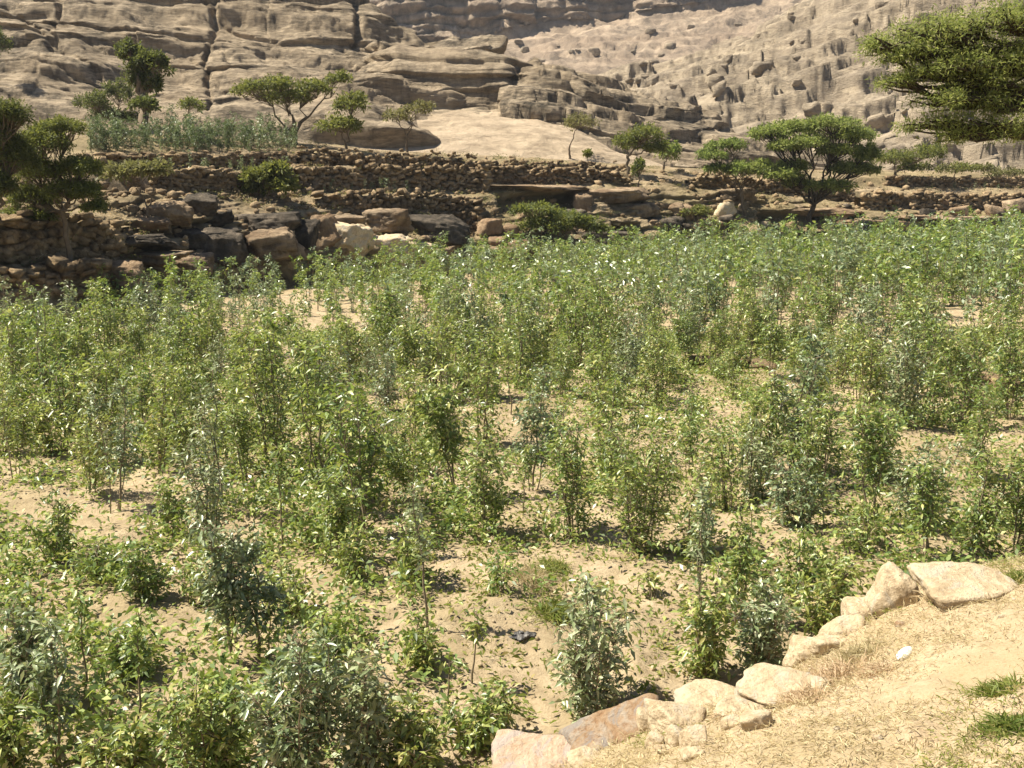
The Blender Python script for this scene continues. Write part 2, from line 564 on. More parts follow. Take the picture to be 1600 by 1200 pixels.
def ledges(Pt, seed, tmin, tmax, ln, dip, strength, warp=2.0, wscale=0.03, riser=0.28):
    """vertical push that turns a slope into jointed steps: steep risers and flat treads"""
    rng = np.random.default_rng(seed)
    ca, sa = math.cos(dip), math.sin(dip)
    h = -Pt[..., 0] * sa + Pt[..., 2] * ca + warp * fbm(Pt * wscale, 3, seed)
    u = Pt[..., 0] * ca + Pt[..., 2] * sa + 0.5 * Pt[..., 1] + 2 * warp * fbm(Pt * wscale * 1.7 + 31.0, 4, seed + 1)
    j = np.floor(u / ln)
    h = h + _h(j, j * 0 + 1, j * 0, seed) * tmax * 0.9
    lo = h.min() - 1
    n_ = int((h.max() - lo) / tmin) + 4
    b = lo + np.cumsum(rng.uniform(tmin, tmax, n_))
    k = np.clip(np.searchsorted(b, h) - 1, 0, n_ - 2)
    th = b[k + 1] - b[k]
    t = np.clip((h - b[k]) / th, 0, 1)
    r_ = riser * (0.5 + _h(k, j, k * 0 + 4, seed))
    return strength * th * (sstep(0, 1, np.clip(t / r_, 0, 1)) - t - 0.3) * (0.35 + 0.65 * _h(k, j, k * 0 + 7, seed))


def seg_dist(px, py, poly):
    d = np.full(px.shape, 1e9)
    for (x0, y0), (x1, y1) in zip(poly[:-1], poly[1:]):
        vx, vy = x1 - x0, y1 - y0
        t = np.clip(((px - x0) * vx + (py - y0) * vy) / (vx * vx + vy * vy), 0, 1)
        d = np.minimum(d, np.hypot(px - x0 - t * vx, py - y0 - t * vy))
    return d


def finish(name, G, m, label, register=True, smooth=True):
    V = G.reshape(-1, 3)
    Fc = grid_faces(*G.shape[:2])
    o = link(name, new_mesh(name, V, Fc, m, smooth), kind="structure", label=label)
    if register:
        TERR.append(BVHTree.FromPolygons([tuple(v) for v in V.tolist()], Fc.tolist()))
    return o


def hit(px, py, far=False):
    """first terrain met by the ray of a pixel"""
    o = Vector((0, 0, CH))
    d = Vector(P(px, py, 100.0).tolist()) - o
    d.normalize()
    best = None
    for b in TERR:
        r = b.ray_cast(o, d)
        if r[0] is not None and (best is None or r[3] < best[1]):
            best = (r[0], r[3])
    if best is None:
        return None
    return np.array(best[0])


def drop(x, y, ztop=300.0):
    best = None
    for b in TERR:
        r = b.ray_cast(Vector((x, y, ztop)), Vector((0, 0, -1)))
        if r[0] is not None and (best is None or r[0].z > best):
            best = r[0].z
    return best


# terraced hillside at the far end of the field
fe = lambda dx: [(px, py, float(DG(py)) + dx) for px, py in zip(PXC, FIELD_PY)]
TP = [-420, 0, 120, 200, 300, 400, 500, 600, 760, 850, 900, 1000, 1100, 1200, 1340, 1450, 1600, 1850, 2100]


def trow(pys, off, Dadd=None):
    return [(px, py, float(field_end(px)) + off * 0.75 + (Dadd[i] if Dadd else 0)) for i, (px, py) in enumerate(zip(TP, pys))]


ROWS_T = [
    [(px, py + 14, float(DG(py)) - 1.5) for px, py in zip(PXC, FIELD_PY)],
    trow([440, 432, 428, 414, 400, 384, 382, 382, 386, 374, 366, 360, 358, 354, 357, 359, 361, 363, 363], 1.5),
    trow([345, 340, 338, 345, 340, 330, 340, 345, 345, 330, 322, 318, 322, 326, 336, 338, 338, 340, 340], 6.0),
    trow([330, 322, 316, 312, 308, 314, 308, 306, 308, 296, 290, 286, 296, 306, 328, 330, 330, 330, 330], 9.5),
    trow([320, 310, 304, 300, 298, 298, 296, 296, 296, 288, 284, 282, 288, 294, 316, 322, 322, 322, 322], 12.5),
    trow([285, 280, 275, 272, 271, 272, 264, 262, 263, 264, 266, 272, 280, 286, 300, 304, 303, 303, 303], 13.6),
    trow([275, 270, 266, 264, 263, 262, 258, 256, 257, 258, 261, 266, 274, 280, 290, 292, 291, 290, 290], 18.0),
    trow([258, 252, 247, 244, 243, 242, 240, 242, 250, 254, 258, 263, 270, 274, 278, 278, 278, 278, 278], 19.0),
    trow([225, 220, 214, 212, 212, 218, 226, 236, 244, 248, 252, 258, 264, 266, 266, 268, 270, 274, 276], 29.0),
    trow([223, 218, 212, 210, 210, 216, 224, 234, 242, 246, 250, 256, 262, 264, 265, 267, 269, 273, 275], 105.0),
]
pxs = np.linspace(-420, 2050, 760)
GT = loft(ROWS_T, pxs, [14, 26, 18, 14, 8, 10, 8, 14, 8])
nT = grid_normals(GT)
prow = np.linspace(0, 1, len(GT))[:, None] * np.ones((1, len(pxs)))
rockiness = sstep(0.02, 0.10, prow) * (1 - sstep(0.42, 0.60, prow))
d1 = strata(GT, 31, 0.5, 1.3, 1.5, dipx=-0.03, warp=0.9, wscale=0.11, under=0.12) + 0.9 * fbm(GT * 0.45, 4, 33)
d1 = 0.6 * d1 + beds(GT, 41, 0.6, 1.3, 3.2, 1.5, 0.05, 0.0, 0.9, 0.09) + beds(GT, 43, 0.25, 0.5, 1.2, 0.5, 0.1, 0.0, 0.5, 0.2)
# hollows weathered back under the ledges
tsx, tsy = to_px(GT)
tjx, tjy = tsx + 14 * fbm(GT * 0.35, 3, 57), tsy + 5 * fbm(GT * 0.6 + 5, 3, 58)
for x0_, x1_, y0_, y1_, dep in ((775, 915, 299, 336, 3.5), (930, 990, 350, 392, 2.5), (1175, 1335, 330, 372, 3.5), (1335, 1470, 350, 384, 2.5), (1440, 1610, 346, 376, 3.0), (650, 755, 340, 372, 1.8), (165, 300, 352, 374, 1.6), (300, 350, 340, 362, 1.6), (270, 400, 372, 398, 1.8), (690, 770, 388, 412, 2.0), (1030, 1160, 356, 386, 2.0)):
    wdw = sstep(x0_, x0_ + 10, tjx) * (1 - sstep(x1_ - 10, x1_, tjx)) * sstep(y0_, y0_ + 2.5, tjy) * (1 - sstep(y1_ - 6, y1_ + 6, tjy))
    d1 = d1 - dep * wdw / np.maximum(rockiness, 0.3)
hor = nT * np.array([1, 1, 0.15])
GT = GT + hor * (d1 * rockiness)[..., None] + nT * (0.16 * fbm(GT * 0.9, 4, 34))[..., None]
finish("terraced_hillside", GT, M_EARTH, "rocky terraced foot of the hill behind the field", smooth=False)

# rock hills, nearest first
def rock_hill(name, rows, px0, px1, nu, segs, m, label, seed, big, small, cracks=(), lump=0.5, smooth='smooth', dip=0.0, iso=0.25, back=1.17, ledge=(), vary=0.0, lo=None, zw=0.25, steps=()):
    pxs = np.linspace(px0, px1, nu)
    rows = [[(a, b, c * back) for a, b, c in r] for r in rows]
    Gm = loft(rows, pxs, segs, smooth)
    nrm = grid_normals(Gm)
    d = lump * 2.2 * fbm(Gm * 0.055, 4, seed) + iso * fbm(Gm * np.array([0.5, 0.5, 0.9]), 5, seed + 2, gain=0.6)
    d2 = strata(Gm, seed + 7, *big, dipx=dip, warp=4.5, wscale=0.028) + strata(Gm, seed + 9, *small, dipx=dip, warp=0.8, wscale=0.12, under=0.3)
    # beds come and go along the hill
    d2 = d2 * (1 - vary + vary * 1.6 * sstep(-0.25, 0.3, fbm(Gm * np.array([0.045, 0.045, 0.10]) + 3, 3, seed + 80)))
    for bd in ledge:
        d2 = d2 + beds(Gm, seed + 33 + int(bd[0] * 100), *bd)
    sx, sy = to_px(Gm)
    for poly, wpx, depth in cracks:
        jx = sx + 7 * fbm(Gm * 0.5, 3, seed + 60)
        d2 = d2 - depth * np.exp(-(seg_dist(jx, sy, poly) / wpx) ** 2)
    if lo:
        d2 = d2 * (0.12 + 0.88 * sstep(lo[0], lo[1], np.arange(len(Gm)))[:, None])
    hor = unit(nrm * np.array([1, 1, zw]))
    Gm = Gm + nrm * d[..., None] + hor * d2[..., None]
    for k_, st_ in enumerate(steps):
        Gm[..., 2] += ledges(Gm, seed + 120 + k_, *st_)
    return finish(name, Gm, m, label, smooth=False)


rock_hill("rock_hill", [
    [(520, 262, 79), (700, 266, 79), (850, 268, 79), (960, 270, 81), (1060, 274, 84)],
    [(520, 236, 83), (570, 226, 84), (700, 215, 85), (850, 218, 85), (940, 240, 84), (1060, 268, 86)],
    [(520, 236, 86), (585, 208, 88), (630, 190, 91), (720, 173, 94), (830, 178, 94), (900, 200, 91), (960, 238, 88), (1060, 266, 88)],
    [(520, 250, 92), (700, 215, 100), (900, 230, 99), (1060, 275, 92)]],
    520, 1060, 230, [22, 50, 12], M_DOME, "smooth pale rock dome above the middle of the terraces", 101, (2.0, 3.5, 0.35), (0.25, 0.5, 0.10),
    cracks=[([(600, 215), (650, 195), (700, 190)], 4, 0.5)], lump=0.15, iso=0.18)
rock_hill("rock_hill", [
    [(740, 255, 104), (785, 255, 95), (800, 256, 89), (900, 262, 88), (1000, 268, 89), (1130, 276, 92), (1340, 285, 95)],
    [(740, 190, 106), (785, 180, 99), (800, 170, 93), (820, 165, 93), (900, 170, 94), (1000, 205, 94), (1100, 235, 96), (1340, 276, 98)],
    [(740, 150, 112), (785, 132, 106), (797, 127, 102), (830, 117, 103), (900, 121, 104), (1000, 149, 105), (1060, 174, 105), (1110, 204, 104), (1200, 246, 103), (1340, 270, 103)],
    [(740, 190, 112), (900, 170, 116), (1100, 230, 116), (1340, 290, 112)]],
    740, 1340, 300, [36, 60, 14], M_HILL, "layered grey rock hump on the right flank of the hill", 202, (1.8, 4.0, 1.8), (0.4, 0.9, 0.2),
    cracks=[([(870, 140), (920, 175), (960, 185)], 4, 0.8), ([(900, 128), (960, 160), (1010, 175)], 4, 0.8)], lump=0.8, dip=0.10, iso=0.4, vary=0.7, ledge=((1.4, 3.0, 9.0, 1.0, -0.2, 0.0, 3.0, 0.04), (0.4, 0.9, 3.0, 0.35, -0.2, 0.0, 1.5, 0.07)), steps=((1.2, 2.8, 20.0, -0.15, 0.6, 2.0, 0.04), (0.4, 0.9, 9.0, -0.15, 0.45, 0.8, 0.08)))
rock_hill("rock_hill", [
    [(540, 215, 104), (600, 212, 93), (700, 205, 92), (800, 200, 93), (850, 200, 95)],
    [(540, 160, 108), (590, 162, 97), (640, 165, 95), (720, 168, 95.5), (790, 166, 95), (800, 166, 97), (850, 175, 100)],
    [(540, 110, 112), (590, 109, 100), (620, 108, 97), (700, 112, 96.6), (790, 108, 96), (802, 112, 98), (850, 130, 102)],
    [(540, 95, 116), (590, 80, 106), (620, 78, 102), (690, 82, 101), (760, 88, 100), (800, 96, 100), (828, 114, 102), (850, 128, 104)],
    [(540, 110, 112), (700, 120, 112), (850, 150, 112)]],
    540, 850, 200, [10, 34, 16, 10], M_HILL, "dark undercut rock shelf on the hill shoulder", 303, (1.4, 2.4, 2.4), (0.4, 0.8, 0.2), lump=0.3, iso=0.34)
rock_hill("rock_hill", [
    [(-420, 275, 74), (0, 268, 78), (300, 262, 81), (600, 262, 84), (860, 262, 92)],
    [(-420, 190, 86), (0, 178, 89), (300, 172, 91), (600, 180, 93), (700, 180, 96), (860, 190, 104)],
    [(-420, 60, 98), (0, 70, 100), (200, 66, 101), (400, 72, 102), (540, 95, 103), (650, 110, 104), (760, 130, 107), (860, 160, 112)],
    [(-420, -120, 114), (0, -100, 115), (300, -60, 114), (450, -25, 112), (540, 12, 110), (600, 48, 109), (680, 82, 109), (760, 112, 110), (860, 150, 114)],
    [(-420, -330, 140), (0, -260, 138), (300, -150, 130), (450, -60, 122), (545, -10, 118), (575, 18, 115), (600, 36, 113), (690, 80, 112), (760, 110, 113), (860, 155, 117)],
    [(-420, -200, 175), (0, -150, 170), (300, -50, 160), (600, 80, 140), (860, 180, 135)]],
    -300, 860, 560, [24, 80, 80, 20, 6], M_HILL, "broad layered sandstone hill on the left behind the trees", 404, (2.2, 5.5, 2.7), (0.4, 1.1, 0.38),
    cracks=[([(345, -30), (332, 50), (318, 100), (332, 150), (322, 185)], 4, 0.9), ([(15, 15), (60, 60), (90, 95), (160, 125)], 5, 0.9), ([(110, 10), (85, 70), (100, 100)], 4, 0.7),
            ([(315, 0), (360, 40), (430, 60)], 4, 0.9), ([(545, 0), (560, 40), (555, 70)], 5, 1.2), ([(300, 85), (345, 140), (410, 180)], 3, 0.5)], lump=1.3, dip=-0.02, iso=0.42, vary=0.85, ledge=((2.4, 5.0, 38.0, 1.3, -0.03, 0.0, 6.0, 0.025, 0.15), (0.5, 1.1, 14.0, 0.25, -0.03, 0.0, 2.5, 0.05, 0.1)),
    steps=((2.5, 6.0, 70.0, -0.02, 0.4, 5.0, 0.025), (0.4, 1.0, 30.0, -0.02, 0.25, 1.5, 0.05)))
rock_hill("hill_slope", [
    [(880, 345, 112), (1100, 345, 104), (1300, 345, 100), (1600, 350, 94), (2100, 355, 90)],
    [(880, 285, 125), (1100, 283, 118), (1300, 280, 112), (1600, 282, 106), (2100, 285, 100)],
    [(880, 215, 140), (1000, 215, 134), (1150, 210, 126), (1300, 198, 122), (1600, 190, 114), (2100, 180, 106)],
    [(880, 165, 170), (1000, 150, 158), (1100, 138, 150), (1200, 122, 142), (1300, 95, 138), (1600, 60, 128), (2100, 30, 120)],
    [(880, 142, 190), (1000, 120, 182), (1100, 96, 176), (1200, 58, 168), (1300, 5, 160), (1400, -60, 155), (1600, -150, 150), (2100, -230, 140)],
    [(880, 175, 215), (1000, 160, 210), (1100, 140, 206), (1200, 60, 205), (1300, -20, 200), (1400, -120, 195), (1600, -330, 190), (2100, -420, 180)]],
    880, 2100, 500, [6, 56, 80, 70, 14], M_SLOPE, "sunlit blocky rock slope rising to the right", 505, (2.0, 5.0, 0.5), (0.6, 1.4, 0.25),
    lump=1.0, dip=-0.20, iso=0.45, ledge=((0.9, 2.0, 4.5, 0.7, 0.28, 0.0, 3.0, 0.04),), vary=0.6, zw=0.5,
    steps=((4.0, 8.0, 18.0, 0.30, 0.9, 6.0, 0.02), (1.4, 3.2, 7.0, 0.22, 0.95, 3.0, 0.04), (0.5, 1.0, 3.0, 0.25, 0.8, 1.0, 0.09)))
rock_hill("mountain", [
    [(-420, 260, 250), (600, 230, 235), (900, 230, 240), (1400, 220, 260)],
    [(-420, 130, 300), (560, 110, 300), (700, 118, 300), (900, 105, 305), (1100, 80, 320), (1400, 40, 330)],
    [(-420, 100, 355), (560, 84, 350), (640, 76, 352), (760, 62, 356), (860, 42, 360), (960, 34, 362), (1080, 16, 364), (1200, -10, 366), (1400, -40, 370)],
    [(-420, 40, 362), (560, 10, 356), (640, 0, 358), (760, -14, 362), (860, -30, 365), (960, -36, 367), (1080, -50, 370), (1400, -110, 376)],
    [(-420, -220, 460), (600, -230, 460), (1000, -260, 470), (1400, -330, 480)],
    [(-420, -240, 620), (600, -250, 620), (1400, -350, 640)]],
    -420, 1500, 480, [14, 44, 44, 12, 3], M_MTN, "hazy far mountain with a cliff band above scree", 606, (4.0, 9.0, 3.0), (1.0, 2.5, 0.8),
    lump=1.8, iso=1.0, ledge=((5.0, 10.0, 16.0, 7.0, 0.03, 0.0, 6.0, 0.02), (2.0, 4.0, 5.0, 3.0, 0.03, 0.0, 4.0, 0.03)), back=1.1, smooth=None, lo=(52, 60), steps=((2.0, 5.0, 12.0, 0.03, 0.5, 3.0, 0.02),))

# ------------------------------------------------------------------ roadside bank in the foreground
EDGE = [(-900, 1420, -.05), (-300, 1345, -.05), (400, 1300, -.05), (640, 1270, 0.0), (760, 1222, 0.02), (830, 1196, .06), (900, 1172, .12), (1000, 1132, .2), (1080, 1098, .25), (1150, 1076, .3),
        (1230, 1046, .42), (1290, 1012, .55), (1345, 962, .7), (1400, 918, .8), (1460, 897, .9), (1540, 880, 1.0), (1600, 868, 1.1), (1800, 840, 1.35), (2300, 800, 1.7)]
E = np.array(EDGE)
Exyz = PG(E[:, 0], E[:, 1], E[:, 2])
nu, nv = 320, 250
s = np.linspace(0, 1, len(E))
tt = np.linspace(0, 1, nu)
# finer where it is in the frame
pxe = np.interp(tt, [0, .12, .92, 1], [-900, 620, 1720, 2300])
ex = np.interp(pxe, E[:, 0], Exyz[:, 0])
ey = np.interp(pxe, E[:, 0], Exyz[:, 1])
ez = np.interp(pxe, E[:, 0], Exyz[:, 2])
v = np.linspace(0, 1, nv)
front = 8
BK = np.zeros((nv + front, nu, 3))
for k in range(nv):
    w = v[k] ** 1.25
    ycam = -6.0
    X = ex * (1 - w) + w * ex * 1.15
    Y = ey * (1 - w) + w * ycam
    f = (ey - Y) / np.maximum(ey, 1)
    top = 2.75
    bulge = 0.32 * np.sin(np.clip(f, 0, 1) * math.pi) * sstep(700, 1000, pxe)
    Z = ez + (top - ez) * np.clip(f, 0, 1) ** (1.0 + 0.35 * (1 - sstep(700, 1000, pxe))) + bulge
    BK[k + front] = np.stack([X, Y, Z], -1)
for k in range(front):
    t = 1 - k / front
    BK[k] = np.stack([ex, ey + 0.35 * t ** 0.6 + 0.1 * t, ez - (ez + 0.45) * t ** 1.2], -1)
BK[..., 2] += (0.09 * fbm(BK * 0.9, 3, 71) + 0.05 * fbm(BK * 3.0, 3, 72) + 0.02 * fbm(BK * 11.0, 3, 73)) * np.r_[np.linspace(0.3, 1, front), np.ones(nv)][:, None]
BK[..., 1] += 0.10 * fbm(BK * 1.7 + 9, 3, 74) * (np.arange(nv + front) < 30)[:, None]
link("bank", new_mesh("bank", BK, grid_faces(nv + front, nu), M_BANK, True), kind="structure", label="dry straw coloured bank in the right foreground")
BVH_BANK = BVHTree.FromPolygons([tuple(q) for q in BK.reshape(-1, 3).tolist()], grid_faces(nv + front, nu).tolist())


def bank_drop(x, y):
    r = BVH_BANK.ray_cast(Vector((x, y, 30)), Vector((0, 0, -1)))
    return None if r[0] is None else r[0].z


def near_hit(px, py):
    o = Vector((0, 0, CH))
    d = Vector(P(px, py, 100.0).tolist()) - o
    d.normalize()
    r = BVH_BANK.ray_cast(o, d)
    g = PG(px, py, -0.05)
    for _ in range(4):
        g = PG(px, py, z_at(g[0], g[1]))
    if r[0] is not None and r[0].y < g[1]:
        return np.array(r[0])
    return g


# ------------------------------------------------------------------ boulders and stones
def sphere_dirs(nu, nv):
    th = np.linspace(0, math.pi, nv)[1:-1]
    ph = np.arange(nu) * 2 * math.pi / nu
    T, Ph = np.meshgrid(th, ph, indexing='ij')
    d = np.stack([np.sin(T) * np.cos(Ph), np.sin(T) * np.sin(Ph), np.cos(T)], -1).reshape(-1, 3)
    m = nv - 2
    i = np.arange(m * nu).reshape(m, nu)
    j = np.roll(i, -1, 1)
    Q = np.stack([i[:-1], i[1:], j[1:], j[:-1]], -1).reshape(-1, 4)
    V = np.concatenate([d, [[0, 0, 1], [0, 0, -1]]])
    T1 = np.stack([np.full(nu, m * nu), i[0], j[0]], -1)
    T2 = np.stack([np.full(nu, m * nu + 1), j[-1], i[-1]], -1)
    return V, Q, np.concatenate([T1, T2])


SPH = {k: sphere_dirs(*k) for k in ((72, 44), (40, 26), (24, 16), (6, 5), (6, 4))}


def rock_verts(res, seed, planes=9, sharp=9, rough=0.05, flat_top=None, up=None):
    rng = np.random.default_rng(seed)
    d, Q, T = SPH[res]
    n = unit(rng.normal(size=(planes, 3)) * np.array([1, 1, 0.8]))
    n = np.concatenate([n, [[1, 0, 0], [-1, 0, 0], [0, 1, 0], [0, -1, 0], [0, 0, 1], [0, 0, -1]]])
    n[-6:] = unit(n[-6:] + rng.normal(size=(6, 3)) * 0.18)
    dist = rng.uniform(0.72, 1.0, len(n))
    dist[-6:] = rng.uniform(0.85, 1.0, 6)
    if flat_top:
        n[-2] = unit(np.array(up if up else [0.05, 0.1, 1.0]))
        dist[-2] = flat_top
    q = np.clip(d @ n.T, 0, None) / dist
    r = (q ** sharp).sum(1) ** (-1.0 / sharp)
    r = r * (1 + rough * fbm(d * 1.6 + seed, 5, seed % 97, gain=0.55))
    r = r * (1 + 0.35 * rough * fbm(d * 7.0 + seed, 3, seed % 89))
    return d * r[:, None], Q, T


def boulder(name, px, py, w, h, m, label, seed, D=None, depth=0.8, flat=None, up=None, rough=0.06, sharp=9, base=None, cat="boulder", sink=0.2, group=None, tall=1.0):
    """boulder whose picture box is w x h pixels centred on (px, py); it rests on the terrain under its base"""
    b = base if base is not None else hit(px, py + h * 0.5)
    if b is None:
        b = PG(px, py + h * 0.5)
    sc = b[1] / F
    wx, wz = w * sc * 0.5, h * sc * 0.5 * tall
    V, Q, T = rock_verts((72, 44) if w * h > 2200 else ((40, 26) if w * h > 700 else (24, 16)), seed, flat_top=flat, up=up, rough=rough, sharp=sharp)
    V = V * np.array([wx, wx * depth, wz * (1 + sink)])
    V[:, 2] += wz * (1 - sink)
    bag = Bag()
    bag.add(V, Q, T)
    me = bag.mesh(name, m, w * h < 700)
    o = link(name, me, loc=(b[0], b[1] + wx * depth * 0.4, b[2]), label=label, category=cat)
    if group:
        o["group"] = group
    return o


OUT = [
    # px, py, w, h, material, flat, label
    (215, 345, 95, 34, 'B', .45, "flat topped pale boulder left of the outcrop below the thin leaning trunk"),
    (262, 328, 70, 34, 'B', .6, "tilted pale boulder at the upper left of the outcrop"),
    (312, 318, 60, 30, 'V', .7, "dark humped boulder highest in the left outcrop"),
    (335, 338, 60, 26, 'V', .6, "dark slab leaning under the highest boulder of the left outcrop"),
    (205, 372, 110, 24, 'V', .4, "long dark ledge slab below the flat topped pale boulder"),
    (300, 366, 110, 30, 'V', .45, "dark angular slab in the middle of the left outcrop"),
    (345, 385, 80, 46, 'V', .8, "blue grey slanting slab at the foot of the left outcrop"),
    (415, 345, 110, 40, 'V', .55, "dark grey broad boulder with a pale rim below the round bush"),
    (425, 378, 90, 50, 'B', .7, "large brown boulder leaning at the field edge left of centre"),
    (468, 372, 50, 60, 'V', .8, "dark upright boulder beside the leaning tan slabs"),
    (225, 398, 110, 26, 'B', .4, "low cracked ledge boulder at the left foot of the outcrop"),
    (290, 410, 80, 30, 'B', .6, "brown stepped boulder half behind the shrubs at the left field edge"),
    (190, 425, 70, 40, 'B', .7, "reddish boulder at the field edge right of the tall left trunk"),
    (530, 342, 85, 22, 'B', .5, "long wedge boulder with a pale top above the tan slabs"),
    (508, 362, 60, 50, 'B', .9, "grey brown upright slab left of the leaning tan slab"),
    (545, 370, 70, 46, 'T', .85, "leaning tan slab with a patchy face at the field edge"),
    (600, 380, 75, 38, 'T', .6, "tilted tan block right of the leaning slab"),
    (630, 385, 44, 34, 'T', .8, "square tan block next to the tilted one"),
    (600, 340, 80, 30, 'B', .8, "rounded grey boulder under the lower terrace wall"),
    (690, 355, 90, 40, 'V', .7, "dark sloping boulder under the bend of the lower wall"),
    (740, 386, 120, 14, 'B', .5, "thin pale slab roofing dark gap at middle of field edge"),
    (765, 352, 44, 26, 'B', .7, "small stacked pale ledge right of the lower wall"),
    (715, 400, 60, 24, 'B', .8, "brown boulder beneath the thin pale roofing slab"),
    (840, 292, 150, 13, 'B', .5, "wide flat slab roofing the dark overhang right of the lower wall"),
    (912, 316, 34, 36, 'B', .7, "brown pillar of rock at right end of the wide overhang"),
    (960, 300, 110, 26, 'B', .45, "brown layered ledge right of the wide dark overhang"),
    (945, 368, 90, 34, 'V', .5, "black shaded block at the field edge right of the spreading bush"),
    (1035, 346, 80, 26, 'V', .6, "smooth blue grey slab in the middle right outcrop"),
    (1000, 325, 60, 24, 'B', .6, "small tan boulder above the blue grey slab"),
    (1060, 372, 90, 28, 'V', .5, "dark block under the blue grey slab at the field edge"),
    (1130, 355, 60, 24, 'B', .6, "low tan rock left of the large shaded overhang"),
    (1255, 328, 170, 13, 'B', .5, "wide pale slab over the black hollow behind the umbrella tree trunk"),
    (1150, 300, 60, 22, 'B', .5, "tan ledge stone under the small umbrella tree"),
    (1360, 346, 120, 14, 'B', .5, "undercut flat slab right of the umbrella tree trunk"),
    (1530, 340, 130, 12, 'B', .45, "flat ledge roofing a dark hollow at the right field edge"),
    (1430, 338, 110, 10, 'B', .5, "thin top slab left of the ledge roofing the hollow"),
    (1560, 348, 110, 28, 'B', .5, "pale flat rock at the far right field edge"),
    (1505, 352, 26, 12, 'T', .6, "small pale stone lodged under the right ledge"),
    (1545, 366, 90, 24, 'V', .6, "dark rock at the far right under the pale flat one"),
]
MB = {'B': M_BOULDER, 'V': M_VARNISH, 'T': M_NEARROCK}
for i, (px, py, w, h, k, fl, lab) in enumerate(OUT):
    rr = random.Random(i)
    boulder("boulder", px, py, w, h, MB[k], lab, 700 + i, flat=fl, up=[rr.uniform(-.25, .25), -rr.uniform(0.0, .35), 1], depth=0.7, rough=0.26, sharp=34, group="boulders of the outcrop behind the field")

ZN = [(340, "left outcrop below the terraces"), (640, "tumbled tan blocks at the middle left"), (980, "ledges round the wide overhang"), (1300, "ground left of the big umbrella tree"), (9999, "ledges at the far right")]
for i in range(90):
    rr = random.Random(900 + i)
    px = rr.uniform(150, 1590)
    fy = np.interp(px, PXC, FIELD_PY)
    py = rr.uniform(fy - 70, fy - 18) if px < 760 else rr.uniform(fy - 85, fy - 25)
    w = rr.uniform(12, 38)
    z = next(n for lim, n in ZN if px < lim)
    tone = rr.choice("BBBTV")
    word = {'B': "brown", 'T': "pale tan", 'V': "dark"}[tone]
    boulder("broken_rock", px, py, w, w * rr.uniform(.4, .75), MB[tone], f"{word} broken rock in the {z}", 5200 + i, flat=rr.choice([None, .6]), up=[rr.uniform(-.3, .3), -rr.uniform(0, .3), 1], rough=0.22, sharp=28, cat="rock", group=f"broken rocks of the {z}")

NEAR = [
    # px, py centre, w, h, material, flat, label
    (845, 1180, 190, 86, 'P', .55, (-.1, -.25, 1), "large pale pinkish slab lowest at the bottom edge of the bank"),
    (965, 1128, 165, 92, 'G', .6, (-.55, -.45, .8), "big grey brown wedge shaped rock behind the pale slab"),
    (1065, 1113, 92, 66, 'N', .7, (.3, -.3, 1), "tan elongated rock highest of the pile on the bank edge"),
    (1058, 1146, 46, 50, 'N', .9, None, "round tan stone in the front of the rock pile"),
    (1086, 1150, 42, 46, 'N', .8, None, "brown shaded stone right of the round one"),
    (1025, 1122, 56, 36, 'N', .7, None, "flat tan stone between the wedge rock and the round stone"),
    (1024, 1154, 32, 34, 'N', .8, None, "small blocky stone left of the round stone"),
    (918, 1182, 62, 40, 'N', .7, (.4, -.2, 1), "tan broken stone beside the pale pinkish slab"),
    (928, 1176, 22, 20, 'N', .9, None, "little round stone on top of the broken stone"),
    (1082, 1178, 40, 20, 'N', .7, None, "small whitish stone in front of the rock pile"),
    (1042, 1172, 34, 14, 'N', .7, None, "thin chip stone below the round stone"),
    (1185, 1122, 52, 34, 'N', .7, None, "tan chunk of rock on the bank right of the pile"),
    (1140, 1128, 26, 26, 'N', .8, None, "small square stone between the pile and the tan chunk"),
    (1225, 1072, 130, 64, 'N', .6, (-.2, -.3, 1), "long ochre rock ledge along the bank edge"),
    (1268, 1010, 46, 46, 'N', .8, (-.2, -.2, 1), "upright tan block at the bank edge beside the glossy shrub"),
    (1320, 975, 70, 50, 'N', .6, (-.3, -.3, 1), "low rounded rock along the bank edge below the large boulder"),
    (1118, 1092, 120, 40, 'N', .5, (-.1, -.3, 1), "low tan slab sunk in the soil above the rock pile"),
    (1160, 1104, 80, 34, 'N', .6, (.1, -.3, 1), "half buried tan slab left of the long ochre ledge"),
    (1300, 1002, 60, 34, 'N', .6, (-.2, -.3, 1), "half buried stone right of the upright tan block"),
    (1352, 950, 60, 50, 'N', .7, (-.3, -.3, 1), "low rock leaning against the large pale boulder"),
    (1405, 915, 104, 86, 'N', .8, (.1, -.3, 1), "large pale boulder standing at the bank edge on the right"),
    (1540, 905, 150, 66, 'N', .6, (.05, -.35, 1), "broad pale rock ledge at the right edge of the picture"),
    (1408, 974, 18, 9, 'G', .7, None, "small dark flat stone above the white scrap"),
    (1020, 1045, 10, 9, 'N', .8, None, "tiny pale stone on the bare soil above the rock pile"),
    (1590, 1115, 24, 18, 'N', .8, None, "small pinkish stone at the lower right edge of the bank"),
]
MN = {'P': M_PINKROCK, 'G': M_GREYROCK, 'N': M_NEARROCK}
for i, (px, py, w, h, k, fl, up, lab) in enumerate(NEAR):
    b = near_hit(px, py + h * 0.36)
    boulder("rock" if w > 60 else "stone", px, py, w * (1.2 if w > 60 and k == 'N' and 'large' not in lab else 1.0 if w > 60 else 1.25), h, MN[k], lab, 1500 + i, flat=fl if w > 60 else None, up=up, depth=0.85, rough=0.14, sharp=(20 if w > 60 else 9) if i != 3 else 4, base=b, cat="rock" if w > 60 else "stone", sink=1.0,
            group="rocks and stones on the bank edge", tall=0.66 if 'large' in lab or w <= 60 else 0.5)

